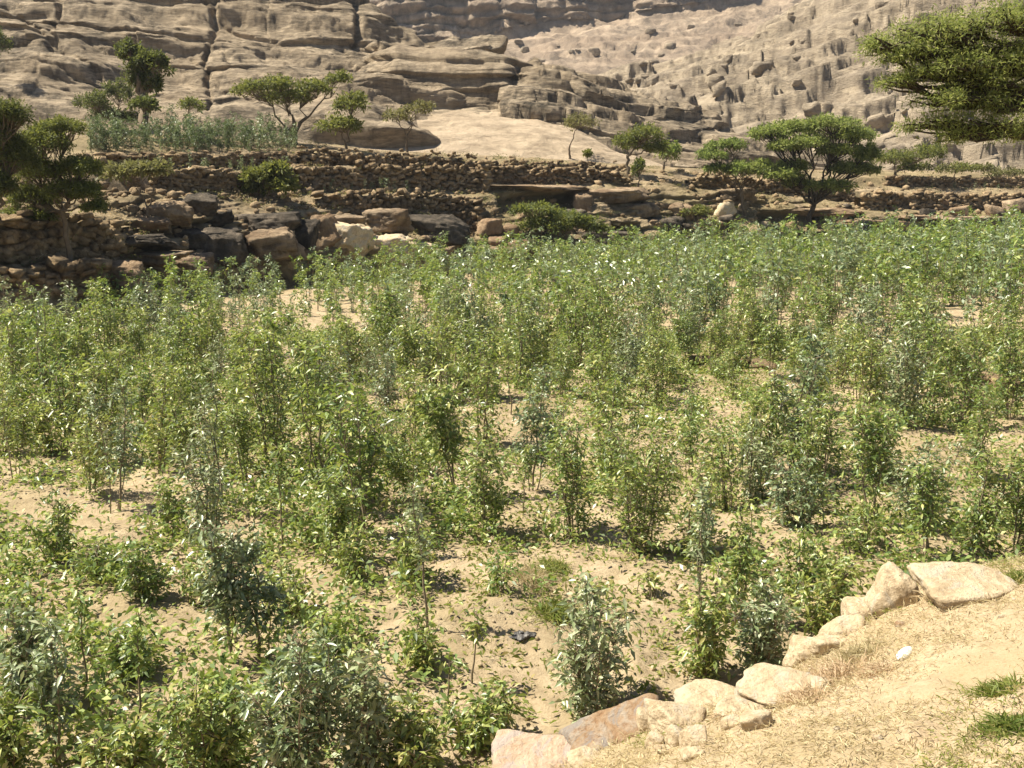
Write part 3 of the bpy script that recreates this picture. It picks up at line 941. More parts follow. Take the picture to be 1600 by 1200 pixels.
# scree boulders on the far slopes
for i in range(34):
    px = random.uniform(690, 1250)
    py = random.uniform(60, 150) - max(0, (px - 900)) * 0.12
    b = hit(px, py)
    if b is None or b[1] < 150:
        continue
    w = random.choice((9, 11, 13, 16, 20))
    boulder("scree_boulder", px, py, w, w * random.uniform(.35, .6), M_SLOPE, "grey boulder lying on the hazy scree below the far cliff", 1900 + i, base=b, flat=.7, group="boulders on the far scree", sink=.3)

ZS = [(1150, "valley side"), (1300, "middle of the sunlit slope"), (1450, "slope above the umbrella tree"), (9999, "slope behind the near boughs")]
for i in range(46):
    rr = random.Random(3300 + i)
    px = rr.uniform(980, 1600)
    top = np.interp(px, [980, 1100, 1200, 1300, 1400, 1600], [130, 100, 65, 15, 5, 5])
    py = rr.uniform(top, 235)
    b = hit(px, py)
    if b is None or b[1] < 118:
        continue
    w = 9 + 26 * rr.random() ** 2
    z = next(n for lim, n in ZS if px < lim)
    boulder("slope_boulder", px, py, w, w * rr.uniform(.45, .8), M_SLOPE, f"pale block of rock lying on the {z}", 7900 + i, base=b, flat=rr.choice([.6, None]), up=[rr.uniform(-.5, 0), -.2, 1], rough=.2, sharp=26, group=f"blocks on the {z}", sink=.35)

# ------------------------------------------------------------------ dry stone walls
STONE_MESH = []
for i in range(10):
    r_ = np.random.default_rng(2500 + i)
    V = np.array([(x, y, z) for z in (-1, 1) for y in (-1, 1) for x in (-1, 1)], float)
    V = V * 0.92 + r_.uniform(-0.26, 0.26, V.shape)
    Q = np.array([(0, 2, 3, 1), (4, 5, 7, 6), (0, 1, 5, 4), (2, 6, 7, 3), (0, 4, 6, 2), (1, 3, 7, 5)])
    STONE_MESH.append((V, Q, None))
STONE_DATA = []
for i, (V, Q, T) in enumerate(STONE_MESH):
    bg = Bag()
    bg.add(V, Q, T)
    STONE_DATA.append(bg.mesh("stone", M_STONE, False))


def stone_wall(top, bot, label, D0=None, size=0.27, seed=0, thick=0.35, big=14, ragged=0.4):
    """wall seen between the pixel polylines top and bot; it stands on the terrain under bot"""
    rng = np.random.default_rng(seed)
    tp, bt = np.array(top, float), np.array(bot, float)
    x0, x1 = tp[0, 0], tp[-1, 0]
    ps = np.linspace(x0, x1, 40)
    base = []
    for px in ps:
        py = np.interp(px, bt[:, 0], bt[:, 1])
        b = hit(px, py)
        base.append(b if b is not None else [np.nan] * 3)
    base = np.array(base)
    ok = ~np.isnan(base[:, 1])
    Dm = np.interp(ps, ps[ok], base[ok, 1])
    Dm = np.convolve(np.pad(Dm, 6, mode='edge'), np.ones(13) / 13, 'valid')
    zb = np.interp(ps, ps[ok], base[ok, 2])
    A = P(ps, np.interp(ps, bt[:, 0], bt[:, 1]), Dm)
    H = P(ps, np.interp(ps, tp[:, 0], tp[:, 1]), Dm)[:, 2] - A[:, 2]
    root = link("stone_wall", None, loc=(A[20, 0], A[20, 1], A[20, 2]), label=label, category="wall")
    o = np.array([A[20, 0], A[20, 1], A[20, 2]])
    cum = np.r_[0, np.cumsum(np.linalg.norm(np.diff(A[:, :2], axis=0), axis=1))]
    tot = cum[-1]
    bag = Bag()
    bag_n = 0
    zrow = -0.5
    bigs = []
    while zrow < H.max() + 0.1:
        rh = size * rng.uniform(0.45, 0.85)
        s = rng.uniform(0, 0.3)
        while s < tot:
            wd = size * rng.uniform(0.45, 2.0)
            hh = np.interp(s, cum, H) + ragged * size * rng.normal()
            if zrow < hh:
                c = np.array([np.interp(s + wd / 2, cum, A[:, 0]), np.interp(s + wd / 2, cum, A[:, 1]), np.interp(s + wd / 2, cum, A[:, 2])]) - o
                c += np.array([0, rng.normal() * 0.13 + 0.10 * zrow, zrow + rh / 2 + rng.normal() * 0.3 * rh])
                V, Q, T = STONE_MESH[rng.integers(10)]
                sc = np.array([wd * 0.52, thick, rh * rng.uniform(0.45, 0.72)])
                a = rng.normal() * 0.28
                R = np.array([[math.cos(a), 0, -math.sin(a)], [0, 1, 0], [math.sin(a), 0, math.cos(a)]])
                if zrow > hh - size * 1.2 and rng.random() < 0.3 and len(bigs) < big:
                    bigs.append((c + np.array([0, -0.1, 0.12]), sc * np.array([1.35, 1.2, 1.4]), a, rng.integers(10)))
                bag.add((V * sc) @ R.T + c, Q, T)
                bag_n += 1
            s += wd
        zrow += rh
    link("stonework", bag.mesh("stonework", M_STONE), parent=root, kind="stuff")
    # earth fill behind the face
    back = Bag()
    Vb = []
    for k in range(40):
        a = A[k] - o
        for dy, dz in ((0.12, -0.6), (0.12, H[k] - 0.12), (1.6, H[k] - 0.08), (1.6, -0.6)):
            Vb.append(a + np.array([0, dy + 0.1 * max(dz, 0), dz]))
    i = np.arange(160).reshape(40, 4)
    Qb = np.concatenate([np.stack([i[:-1, j], i[1:, j], i[1:, (j + 1) % 4], i[:-1, (j + 1) % 4]], -1) for j in range(4)])
    back.add(Vb, Qb)
    link("earth_fill", back.mesh("earth_fill", M_EARTH), parent=root)
    for c, sc, a, k in bigs:
        st = link("stone", STONE_DATA[k], parent=root, loc=c)
        st.scale = sc.tolist()
        st.rotation_euler = (0, -a, 0)
    return root


stone_wall([(120, 250), (240, 244), (380, 243), (460, 240)], [(120, 268), (240, 264), (380, 263), (460, 260)], "dark stone wall holding up the highest planted terrace on the left", seed=11, size=.24)
stone_wall([(462, 234), (560, 240), (640, 243), (700, 246), (770, 254), (830, 258), (900, 256), (960, 262)], [(462, 258), (560, 260), (700, 262), (770, 264), (960, 270)], "low ragged stone wall along the foot of the pale dome", seed=12, size=.25, ragged=.9)
stone_wall([(235, 273), (300, 271), (380, 272), (455, 266)], [(235, 302), (300, 300), (380, 303), (455, 300)], "second terrace stone wall behind the round bush on the left", seed=13, size=.26)
stone_wall([(458, 266), (530, 261), (620, 265), (700, 263), (752, 266)], [(458, 298), (530, 297), (620, 298), (700, 297), (752, 298)], "tall middle terrace stone wall below the ragged wall", seed=14, size=.29)
stone_wall([(752, 262), (800, 264), (870, 266), (930, 270), (985, 277)], [(752, 296), (800, 292), (870, 288), (930, 286), (985, 286)], "stone wall running right from the gap above the wide overhang", seed=15, size=.28)
stone_wall([(488, 308), (560, 303), (640, 303), (700, 305), (752, 311)], [(488, 322), (560, 326), (640, 328), (700, 345), (752, 362)], "lowest terrace stone wall with greenery along its top", seed=16, size=.27)
stone_wall([(-60, 345), (30, 340), (100, 345), (185, 352)], [(-60, 420), (30, 415), (100, 410), (185, 398)], "deeply shaded stone wall behind the tall left tree", seed=17, size=.34)
stone_wall([(-60, 428), (40, 427), (100, 420), (160, 416)], [(-60, 452), (40, 448), (100, 438), (160, 434)], "low stone edge at the left far end of the field", seed=18, size=.3)
stone_wall([(1345, 306), (1420, 304), (1520, 305), (1660, 304)], [(1345, 328), (1420, 326), (1520, 328), (1660, 330)], "brown terrace stone wall on the right above the ledges", seed=19, size=.29)
stone_wall([(1380, 277), (1450, 279), (1560, 280), (1660, 280)], [(1380, 290), (1450, 291), (1660, 292)], "upper low stone wall on the right under the small trees", seed=20, size=.26)
stone_wall([(1075, 279), (1120, 278), (1200, 284), (1330, 292)], [(1075, 292), (1120, 294), (1200, 300), (1330, 312)], "stone wall half hidden behind the two umbrella trees", seed=21, size=.26)
# gate post of stacked stones in the gap
b = hit(757, 298)
root = link("stone_pillar", None, loc=b, label="pale pillar of stacked stones at the gap between terrace walls", category="pillar")
z = -0.1
k = 0
while z < 2.0:
    st = link("stone", STONE_DATA[k % 10], parent=root, loc=(random.uniform(-.06, .06), -0.5, z + 0.13))
    st.scale = (random.uniform(.32, .46), 0.35, 0.17)
    st.rotation_euler = (0, random.uniform(-.1, .1), random.uniform(0, 6))
    z += 0.24
    k += 1
# low stone bund inside the field on the right
bund = [(1060, 566), (1180, 570), (1320, 574), (1400, 580), (1500, 592), (1600, 604), (1700, 616)]
bp = np.array(bund, float)
root = link("stone_bund", None, loc=PG(1500, 596), label="low broken row of tan stones crossing the right of the field", category="stone row")
o0 = np.array(root.location)
for k in range(70):
    px = 1060 + 640 * (k / 70) ** 0.8 + random.uniform(-5, 5)
    if px < 1380 and random.random() < 0.6:
        continue
    for lay in range(2 if px > 1400 else 1):
        g = PG(px, np.interp(px, bp[:, 0], bp[:, 1]) + random.uniform(-2, 2), 0)
        st = link("stone", STONE_DATA[random.randrange(10)], parent=root, loc=np.array([g[0], g[1], z_at(g[0], g[1]) + 0.06 + 0.15 * lay]) - o0)
        st.scale = (random.uniform(.16, .34), random.uniform(.14, .24), random.uniform(.09, .15))
        st.rotation_euler = (random.uniform(-.15, .15), random.uniform(-.15, .15), random.uniform(0, 6))

# loose rubble over the outcrop and terraces
rr_ = np.random.default_rng(17)
bg = Bag()
for i in range(1500):
    b = GT[rr_.integers(16, 96), rr_.integers(120, 640)]
    V, Q, T = SPH[(6, 4)]
    V = V * rr_.uniform(0.6, 1.25, (len(V), 1))
    s_ = 0.08 + 0.32 * rr_.random() ** 2.5
    a = rr_.uniform(0, 6.28)
    Rm = np.array([[math.cos(a), -math.sin(a), 0], [math.sin(a), math.cos(a), 0], [0, 0, 1]])
    bg.add((V * s_ * np.array([1.2, 0.9, 0.7])) @ Rm.T + b + np.array([0, 0, 0.3 * s_]), Q, T)
link("rubble", bg.mesh("rubble", M_STONE), kind="stuff", label="loose brown rubble strewn over the terraces and outcrop", category="rubble")

# ------------------------------------------------------------------ trees
def curve(a, b, n, wob, rng, sag=0.0):
    t = np.linspace(0, 1, n)[:, None]
    p = a * (1 - t) + b * t
    w = rng.normal(size=(n, 3)) * wob
    w[0] = w[-1] = 0
    p = p + w
    p[:, 2] += sag * np.sin(t[:, 0] * math.pi)
    return p


def acacia(base, clumps, label, seed, fork=None, trunk_r=0.14, leafm=None, barkm=None, dens=1.0, leaf=(0.24, 0.10), name="acacia_tree", cat="tree", sub=44, per=40, depth=1.0, group="acacia trees at the foot of the hills", D=None, gap=0.0, base_pt=None, limb=0.62, fluff=1.0, hubs=()):
    rng = np.random.default_rng(seed)
    b = np.array(base_pt) if base_pt is not None else hit(*base)
    if b is None:
        b = PG(*base)
    Dm = b[1]
    sc = Dm / F
    root = link(name, None, loc=b, label=label, category=cat, group=group)
    fk = P(fork[0], fork[1], Dm) if fork else b + np.array([0, 0, 0.35 * (P(clumps[0][0], clumps[0][1], Dm)[2] - b[2])])
    wood = Bag()
    tr = curve(b - np.array([0, 0, 0.3]), fk, 7, trunk_r * 0.5, rng)
    Vt, Qt = tube(tr - b, np.linspace(trunk_r * 1.25, trunk_r * 0.85, 7), 8)
    tb = Bag()
    tb.add(Vt, Qt)
    trunk = link("trunk", tb.mesh("trunk", barkm or M_ACBARK, True), parent=root)
    hub_pts = []
    for hx, hy in hubs:
        hp_ = P(hx, hy, Dm) + np.array([0, rng.uniform(-0.8, 0.8), 0])
        mb = curve(fk, hp_, 8, 0.02 * np.linalg.norm(hp_ - fk), rng)
        wood.add(*tube(mb - b, np.linspace(trunk_r * 0.6, trunk_r * 0.3, 8), 7))
        hub_pts.append(hp_)
    fk0 = fk
    pos, dirs = [], []
    for ci, (cx, cy, rx, ry) in enumerate(clumps):
        off = rng.uniform(-0.6, 0.6) * rx * sc * depth if len(clumps) > 1 else 0
        c = P(cx, cy, Dm) + np.array([0, off, 0])
        a, hgt = rx * sc, ry * sc
        tgt = c + np.array([0, 0, -hgt * 0.35])
        fk = min(hub_pts, key=lambda q_: np.linalg.norm((q_ - tgt) * np.array([0.5, 0.3, 2.0]))) if hub_pts else fk0
        lk = np.linalg.norm(tgt - fk)
        lb = curve(fk, tgt, 8, (0.05 if fluff == 1 else 0.025) * lk, rng, sag=(0.05 if fluff == 1 else -0.04) * lk)
        Vl, Ql = tube(lb - b, np.linspace(trunk_r * limb, trunk_r * 0.16, 8), 6)
        wood.add(Vl, Ql)
        ns = max(4, int(sub * (rx * ry / 500.0) ** 0.6))
        for s_ in range(ns):
            q = unit(rng.normal(size=3))
            q[2] = abs(q[2]) * 1.15 - 0.4
            rr = rng.uniform(0.55, 1.05 if fluff == 1 else 1.4)
            sc_pt = c + q * rr * np.array([a, a * depth, hgt])
            st = lb[rng.integers(4, 8)]
            tw = curve(st, sc_pt, 4, 0.03 * np.linalg.norm(sc_pt - st), rng)
            Vl, Ql = tube(tw - b, np.linspace(trunk_r * 0.16, trunk_r * 0.04 + 0.006, 4), 4)
            wood.add(Vl, Ql)
            npts = int(per * dens * rng.uniform(0.5, 1.4))
            spread = np.array([0.30 * a, 0.30 * a, 0.20 * hgt + 0.05 * a])
            pp = sc_pt + rng.normal(size=(npts, 3)) * spread * 0.5 * np.array([fluff * 0.8, fluff * 0.8, fluff * 1.3])
            pos.append(pp)
            dd = unit(pp - sc_pt) * 0.7 + rng.normal(size=(npts, 3)) * 0.5 + np.array([0, 0, 0.1])
            dirs.append(dd)
    link("limbs", wood.mesh("limbs", barkm or M_ACBARK, True), parent=trunk)
    pos, dirs = np.concatenate(pos) - b, np.concatenate(dirs)
    L = leaf[0] * rng.uniform(0.6, 1.4, len(pos))
    V, Q, T = leaf_geo(pos, dirs, L, L * leaf[1] / leaf[0], full=False, rng=rng, droop=0.1)
    bag = Bag()
    bag.add(V, Q, T)
    link("crown", bag.mesh("crown", leafm or M_ACACIA), parent=root)
    return root


acacia((115, 432), [(75, 222, 40, 26), (128, 262, 34, 22), (55, 268, 46, 24), (112, 298, 44, 20), (40, 308, 34, 20), (92, 196, 34, 14), (140, 300, 24, 14), (30, 338, 34, 14), (60, 336, 22, 9), (150, 322, 20, 10)], "tall dark acacia with a slim bare trunk at the left field edge", 1, fork=(98, 330), trunk_r=.11, leafm=M_ACACIA, dens=2.2, leaf=(0.12, 0.04), limb=0.45, barkm=M_ACBARK)
acacia((-14, 425), [(8, 178, 34, 24), (14, 240, 34, 36), (-20, 210, 40, 40), (4, 292, 30, 26)], "dense dark tree cut off by the left edge of the picture", 2, fork=(-12, 330), trunk_r=.2, leafm=M_ACDARK, dens=2.2, leaf=(0.12, 0.042))
acacia((-18, 128), [(0, 66, 14, 24)], "foliage tip high on the rocks at the left edge", 3, leafm=M_ACDARK, dens=1.2)
acacia((224, 212), [(200, 78, 20, 16), (228, 100, 30, 20), (212, 122, 22, 20), (248, 94, 14, 12), (235, 128, 16, 22)], "tall narrow dark tree with a stout trunk before the left hill", 4, fork=(223, 150), trunk_r=.3, leafm=M_ACDARK, dens=1.5)
acacia((224, 214), [(226, 163, 20, 12)], "small tuft of a tree at the foot of the tall narrow tree", 44, trunk_r=.08, leafm=M_ACDARK)
acacia((183, 208), [(150, 160, 27, 18), (184, 143, 22, 20), (165, 178, 27, 12), (205, 182, 20, 12)], "bushy rounded tree left of the tall narrow tree", 5, trunk_r=.16, leafm=M_ACDARK, dens=1.3)
acacia((287, 204), [(300, 164, 18, 12)], "small slim tree right of the tall narrow tree", 6, trunk_r=.09)
acacia((463, 226), [(398, 140, 32, 12), (440, 132, 28, 11), (488, 138, 34, 14), (526, 120, 20, 9), (448, 152, 40, 8)], "flat topped acacia with splayed limbs above the left terrace", 7, fork=(461, 210), trunk_r=.15)
acacia((540, 238), [(535, 196, 34, 14), (552, 162, 26, 18)], "two tiered dull green tree right of the flat topped acacia", 8, trunk_r=.11, dens=1.1)
acacia((636, 242), [(618, 180, 24, 9), (652, 172, 28, 7), (660, 162, 14, 5)], "thin pale acacia left of the smooth dome", 9, fork=(636, 212), trunk_r=.08, leafm=M_ACPALE, dens=0.55)
acacia((890, 248), [(905, 190, 26, 13)], "thin olive tree on the right shoulder of the smooth dome", 10, trunk_r=.1, leafm=M_ACPALE, dens=0.9)
acacia((983, 276), [(984, 222, 24, 16), (1010, 210, 28, 16), (1026, 230, 18, 12)], "rounded leafy tree with a curved trunk right of the dome", 12, fork=(980, 245), trunk_r=.13)
acacia((997, 302), [(999, 262, 9, 14)], "slim shaggy trunked sapling below the rounded leafy tree", 13, trunk_r=.09)
acacia((1037, 268), [(1045, 238, 20, 18)], "bright green small tree right of the rounded leafy tree", 14, trunk_r=.1, leafm=M_WEED)
acacia((918, 264), [(917, 240, 7, 6)], "tiny sapling on the rock above the right wall", 15, trunk_r=.05)
acacia((1166, 338), [(1110, 242, 26, 9), (1138, 226, 30, 9), (1162, 264, 32, 11), (1120, 262, 18, 7)], "smaller umbrella acacia left of the big one", 16, fork=(1158, 300), trunk_r=.14, dens=1.6, limb=0.45, leafm=M_ACNEAR)
acacia((1262, 378), [(1200, 208, 34, 10), (1242, 199, 42, 11), (1290, 196, 42, 12), (1330, 212, 32, 14), (1352, 238, 18, 18), (1302, 236, 32, 9), (1352, 264, 20, 9), (1214, 272, 30, 10), (1250, 284, 24, 11), (1292, 292, 34, 9), (1192, 262, 28, 11), (1240, 258, 28, 9), (1265, 222, 36, 10), (1320, 262, 26, 10), (1225, 228, 28, 8)],
       "big spreading umbrella acacia with a forked dark trunk on the right", 17, fork=(1272, 320), trunk_r=.22, dens=1.7, limb=0.42, leafm=M_ACNEAR, barkm=M_ACBARKD)
acacia((1398, 282), [(1398, 246, 32, 12), (1446, 240, 26, 15), (1432, 260, 24, 9)], "spreading tree behind the right of the umbrella acacia", 18, trunk_r=.14, dens=1.2)
acacia((1490, 284), [(1494, 262, 28, 8)], "low round tree on the right terrace", 19, trunk_r=.09, dens=1.1)
acacia((1572, 288), [(1572, 270, 34, 7), (1538, 262, 18, 6)], "low flat bush at the right edge of the upper terrace", 20, trunk_r=.08, dens=1.1, leafm=M_ACPALE)
acacia((420, 314), [(402, 276, 26, 15), (430, 268, 24, 15), (446, 288, 22, 12), (396, 294, 18, 10)], "round light green bush on the outcrop before the terrace wall", 21, trunk_r=.09, dens=1.2, leafm=M_ACACIA)
acacia((872, 388), [(836, 326, 34, 8), (872, 340, 42, 11), (912, 346, 28, 8), (850, 352, 46, 8), (930, 356, 24, 7)], "spreading flat bush growing before the wide dark overhang", 22, trunk_r=.08, dens=1.2)
acacia((236, 362), [(196, 268, 44, 15), (240, 262, 24, 10)], "sparse leaning sapling with thin forked trunk on the outcrop", 23, fork=(230, 325), trunk_r=.07, leafm=M_ACPALE, dens=0.6)
acacia((1085, 348), [(1085, 330, 25, 8)], "low shrubby bush left of the smaller umbrella acacia", 24, trunk_r=.06)
acacia((1120, 300), [(1100, 318, 14, 6), (1130, 322, 16, 6)], "small sprawling bush under the smaller umbrella acacia", 25, trunk_r=.05)

# near tree on the right whose branches reach into the picture; its trunk stands outside the frame
TX, TY = 13.2, 19.5
tz = z_at(TX, TY)
acacia(None, [(1388, 72, 36, 15), (1440, 56, 44, 17), (1500, 42, 52, 17), (1560, 36, 50, 18), (1610, 44, 50, 22), (1470, 80, 46, 14), (1540, 76, 50, 15), (1600, 92, 44, 15), (1405, 92, 26, 10), (1480, 108, 44, 12), (1560, 104, 50, 13), (1398, 128, 26, 7), (1436, 118, 30, 8),
              (1510, 128, 44, 17), (1570, 126, 50, 18), (1455, 160, 34, 14), (1515, 160, 46, 17), (1590, 165, 50, 22), (1470, 194, 40, 13), (1540, 196, 46, 15), (1600, 206, 40, 14), (1500, 216, 36, 8),
              (1700, 60, 80, 35), (1700, 140, 80, 35), (1840, 110, 100, 45), (1950, 130, 80, 40), (1820, 30, 90, 25)],
       "feathery acacia boughs reaching in from the upper right edge", 30, trunk_r=.17, limb=0.4, leafm=M_ACNEAR, barkm=M_ACBARKD, dens=1.0, leaf=(0.085, 0.018), sub=24, per=66, depth=1.5, fluff=1.75, hubs=((1640, 66), (1650, 104), (1640, 150), (1640, 200), (1850, 90)),
       base_pt=(TX, TY, tz), fork=(1900, 215), group="near trees")

# low scrub and dry grass on the terraces and between the rocks
rs_ = np.random.default_rng(23)
for nm, mt_, cnt, ln_, lab in (("terrace_scrub", M_ACPALE, 520, 0.16, "low green scrub growing on the terraces and between the rocks"), ("terrace_grass", M_STRAW, 520, 0.2, "dry yellow grass on the terraces and between the rocks")):
    i_, j_ = rs_.integers(14, 112, cnt * 2), rs_.integers(110, 640, cnt * 2)
    b = GT[i_, j_]
    b = b[fbm(b * 0.15, 2, 77 + cnt + len(nm)) > -0.15][:cnt]
    per_ = 26
    sz = rs_.uniform(0.15, 0.5, len(b))
    q = rs_.normal(size=(len(b), per_, 3)) * (sz[:, None, None] * np.array([0.7, 0.5, 0.4]))
    q[..., 2] = np.abs(q[..., 2])
    cpos = (b[:, None] + q).reshape(-1, 3)
    V, Q, T = leaf_geo(cpos, rs_.normal(size=cpos.shape) * np.array([1, 1, .5]) + np.array([0, 0, .6]), ln_ * rs_.uniform(.6, 1.3, len(cpos)), 0.07 if nm == "terrace_scrub" else 0.03, full=False, rng=rs_)
    bg = Bag(); bg.add(V, Q, T)
    link(nm, bg.mesh(nm, mt_), kind="stuff", label=lab, category="scrub" if "scrub" in nm else "dry grass")

# ------------------------------------------------------------------ field shrubs
def shrub_geo(h, r, kind, rng, nleaf, L, full=True, tilt=0.1):
    """returns stems Bag, leaves Bag for a shrub of height h and crown radius r standing at the origin"""
    st, lf = Bag(), Bag()
    nst = {'bush': 6, 'tall': 3, 'low': 7, 'sapling': 1, 'column': 5}[kind]
    t0 = {'bush': 0.0, 'tall': 0.30, 'low': 0.0, 'sapling': 0.45, 'column': 0.04}[kind]
    pos, dirs, base = [], [], []
    per_stem = max(6, nleaf // nst)
    for k in range(nst):
        a = rng.uniform(0, 2 * math.pi)
        top = h * (rng.uniform(0.62, 1.0) if k else 1.0)
        rr = r * rng.uniform(0.25, 0.85) * (0.35 if k == 0 else 1)
        n = 7
        t = np.linspace(0, 1, n)
        br = 0.06 if kind != 'low' else 0.10
        path = np.stack([br * math.cos(a) * (1 - t) + rr * math.cos(a) * t ** (0.8 if kind in ('low', 'bush') else 1.3), br * math.sin(a) * (1 - t) + rr * math.sin(a) * t ** (0.8 if kind in ('low', 'bush') else 1.3), top * t], -1)
        path[1:, :2] += rng.normal(size=(n - 1, 2)) * 0.012 * h
        path[0, 2] = -0.08
        st.add(*tube(path, np.linspace(0.009 if k else 0.014, 0.003, n) * (0.7 + 0.3 * h), 5 if full else 3))
        ntw = max(3, per_stem // 7)
        for j in range(ntw):
            tt_ = t0 + (1 - t0) * rng.random() ** (1.0 if kind in ('bush', 'low') else 0.8)
            if j == 0:
                tt_ = 0.98
            p = np.array([np.interp(tt_, t, path[:, i]) for i in range(3)])
            az = rng.uniform(0, 2 * math.pi)
            ln = r * rng.uniform(0.25, 0.75) * (1.15 - 0.5 * tt_)
            d = np.array([math.cos(az), math.sin(az), rng.uniform(0.1, 1.0)])
            d /= np.linalg.norm(d)
            tip = p + d * ln
            if full:
                st.add(*tube(np.stack([p, (p + tip) / 2 + np.array([0, 0, 0.02]), tip]), [0.005, 0.004, 0.0025], 3))
            nl = max(2, int(per_stem / ntw))
            u = rng.random((nl, 1)) ** 0.6
            pos.append(p + d * ln * u)
            q = rng.normal(size=(nl, 3)) * np.array([1, 1, 0.7]) + d * 0.6 + np.array([0, 0, -0.15])
            pos[-1] = pos[-1] + rng.normal(size=(nl, 3)) * 0.035
            dirs.append(q)
    pos, dirs = np.concatenate(pos), np.concatenate(dirs)
    pos[:, 2] = np.maximum(pos[:, 2], 0.04)
    LL = L * rng.uniform(0.55, 1.25, len(pos))
    V, Q, T = leaf_geo(pos, dirs, LL, LL * rng.uniform(0.30, 0.42, len(pos)), full=full, rng=rng, fold=0.22, droop=0.25)
    lf.add(V, Q, T)
    return st, lf


def place_shrub(x, y, meshes, label, group, scale=1.0, rot=0.0, z=None, name="shrub"):
    zz = z_at(x, y) if z is None else z
    o = link(name, None, loc=(x, y, zz - 0.02), label=label, category="shrub", group=group)
    o.rotation_euler = (random.gauss(0, 0.06), random.gauss(0, 0.06), rot)
    o.scale = (scale, scale, scale)
    link("stems", meshes[0], parent=o)
    link("foliage", meshes[1], parent=o)
    return o


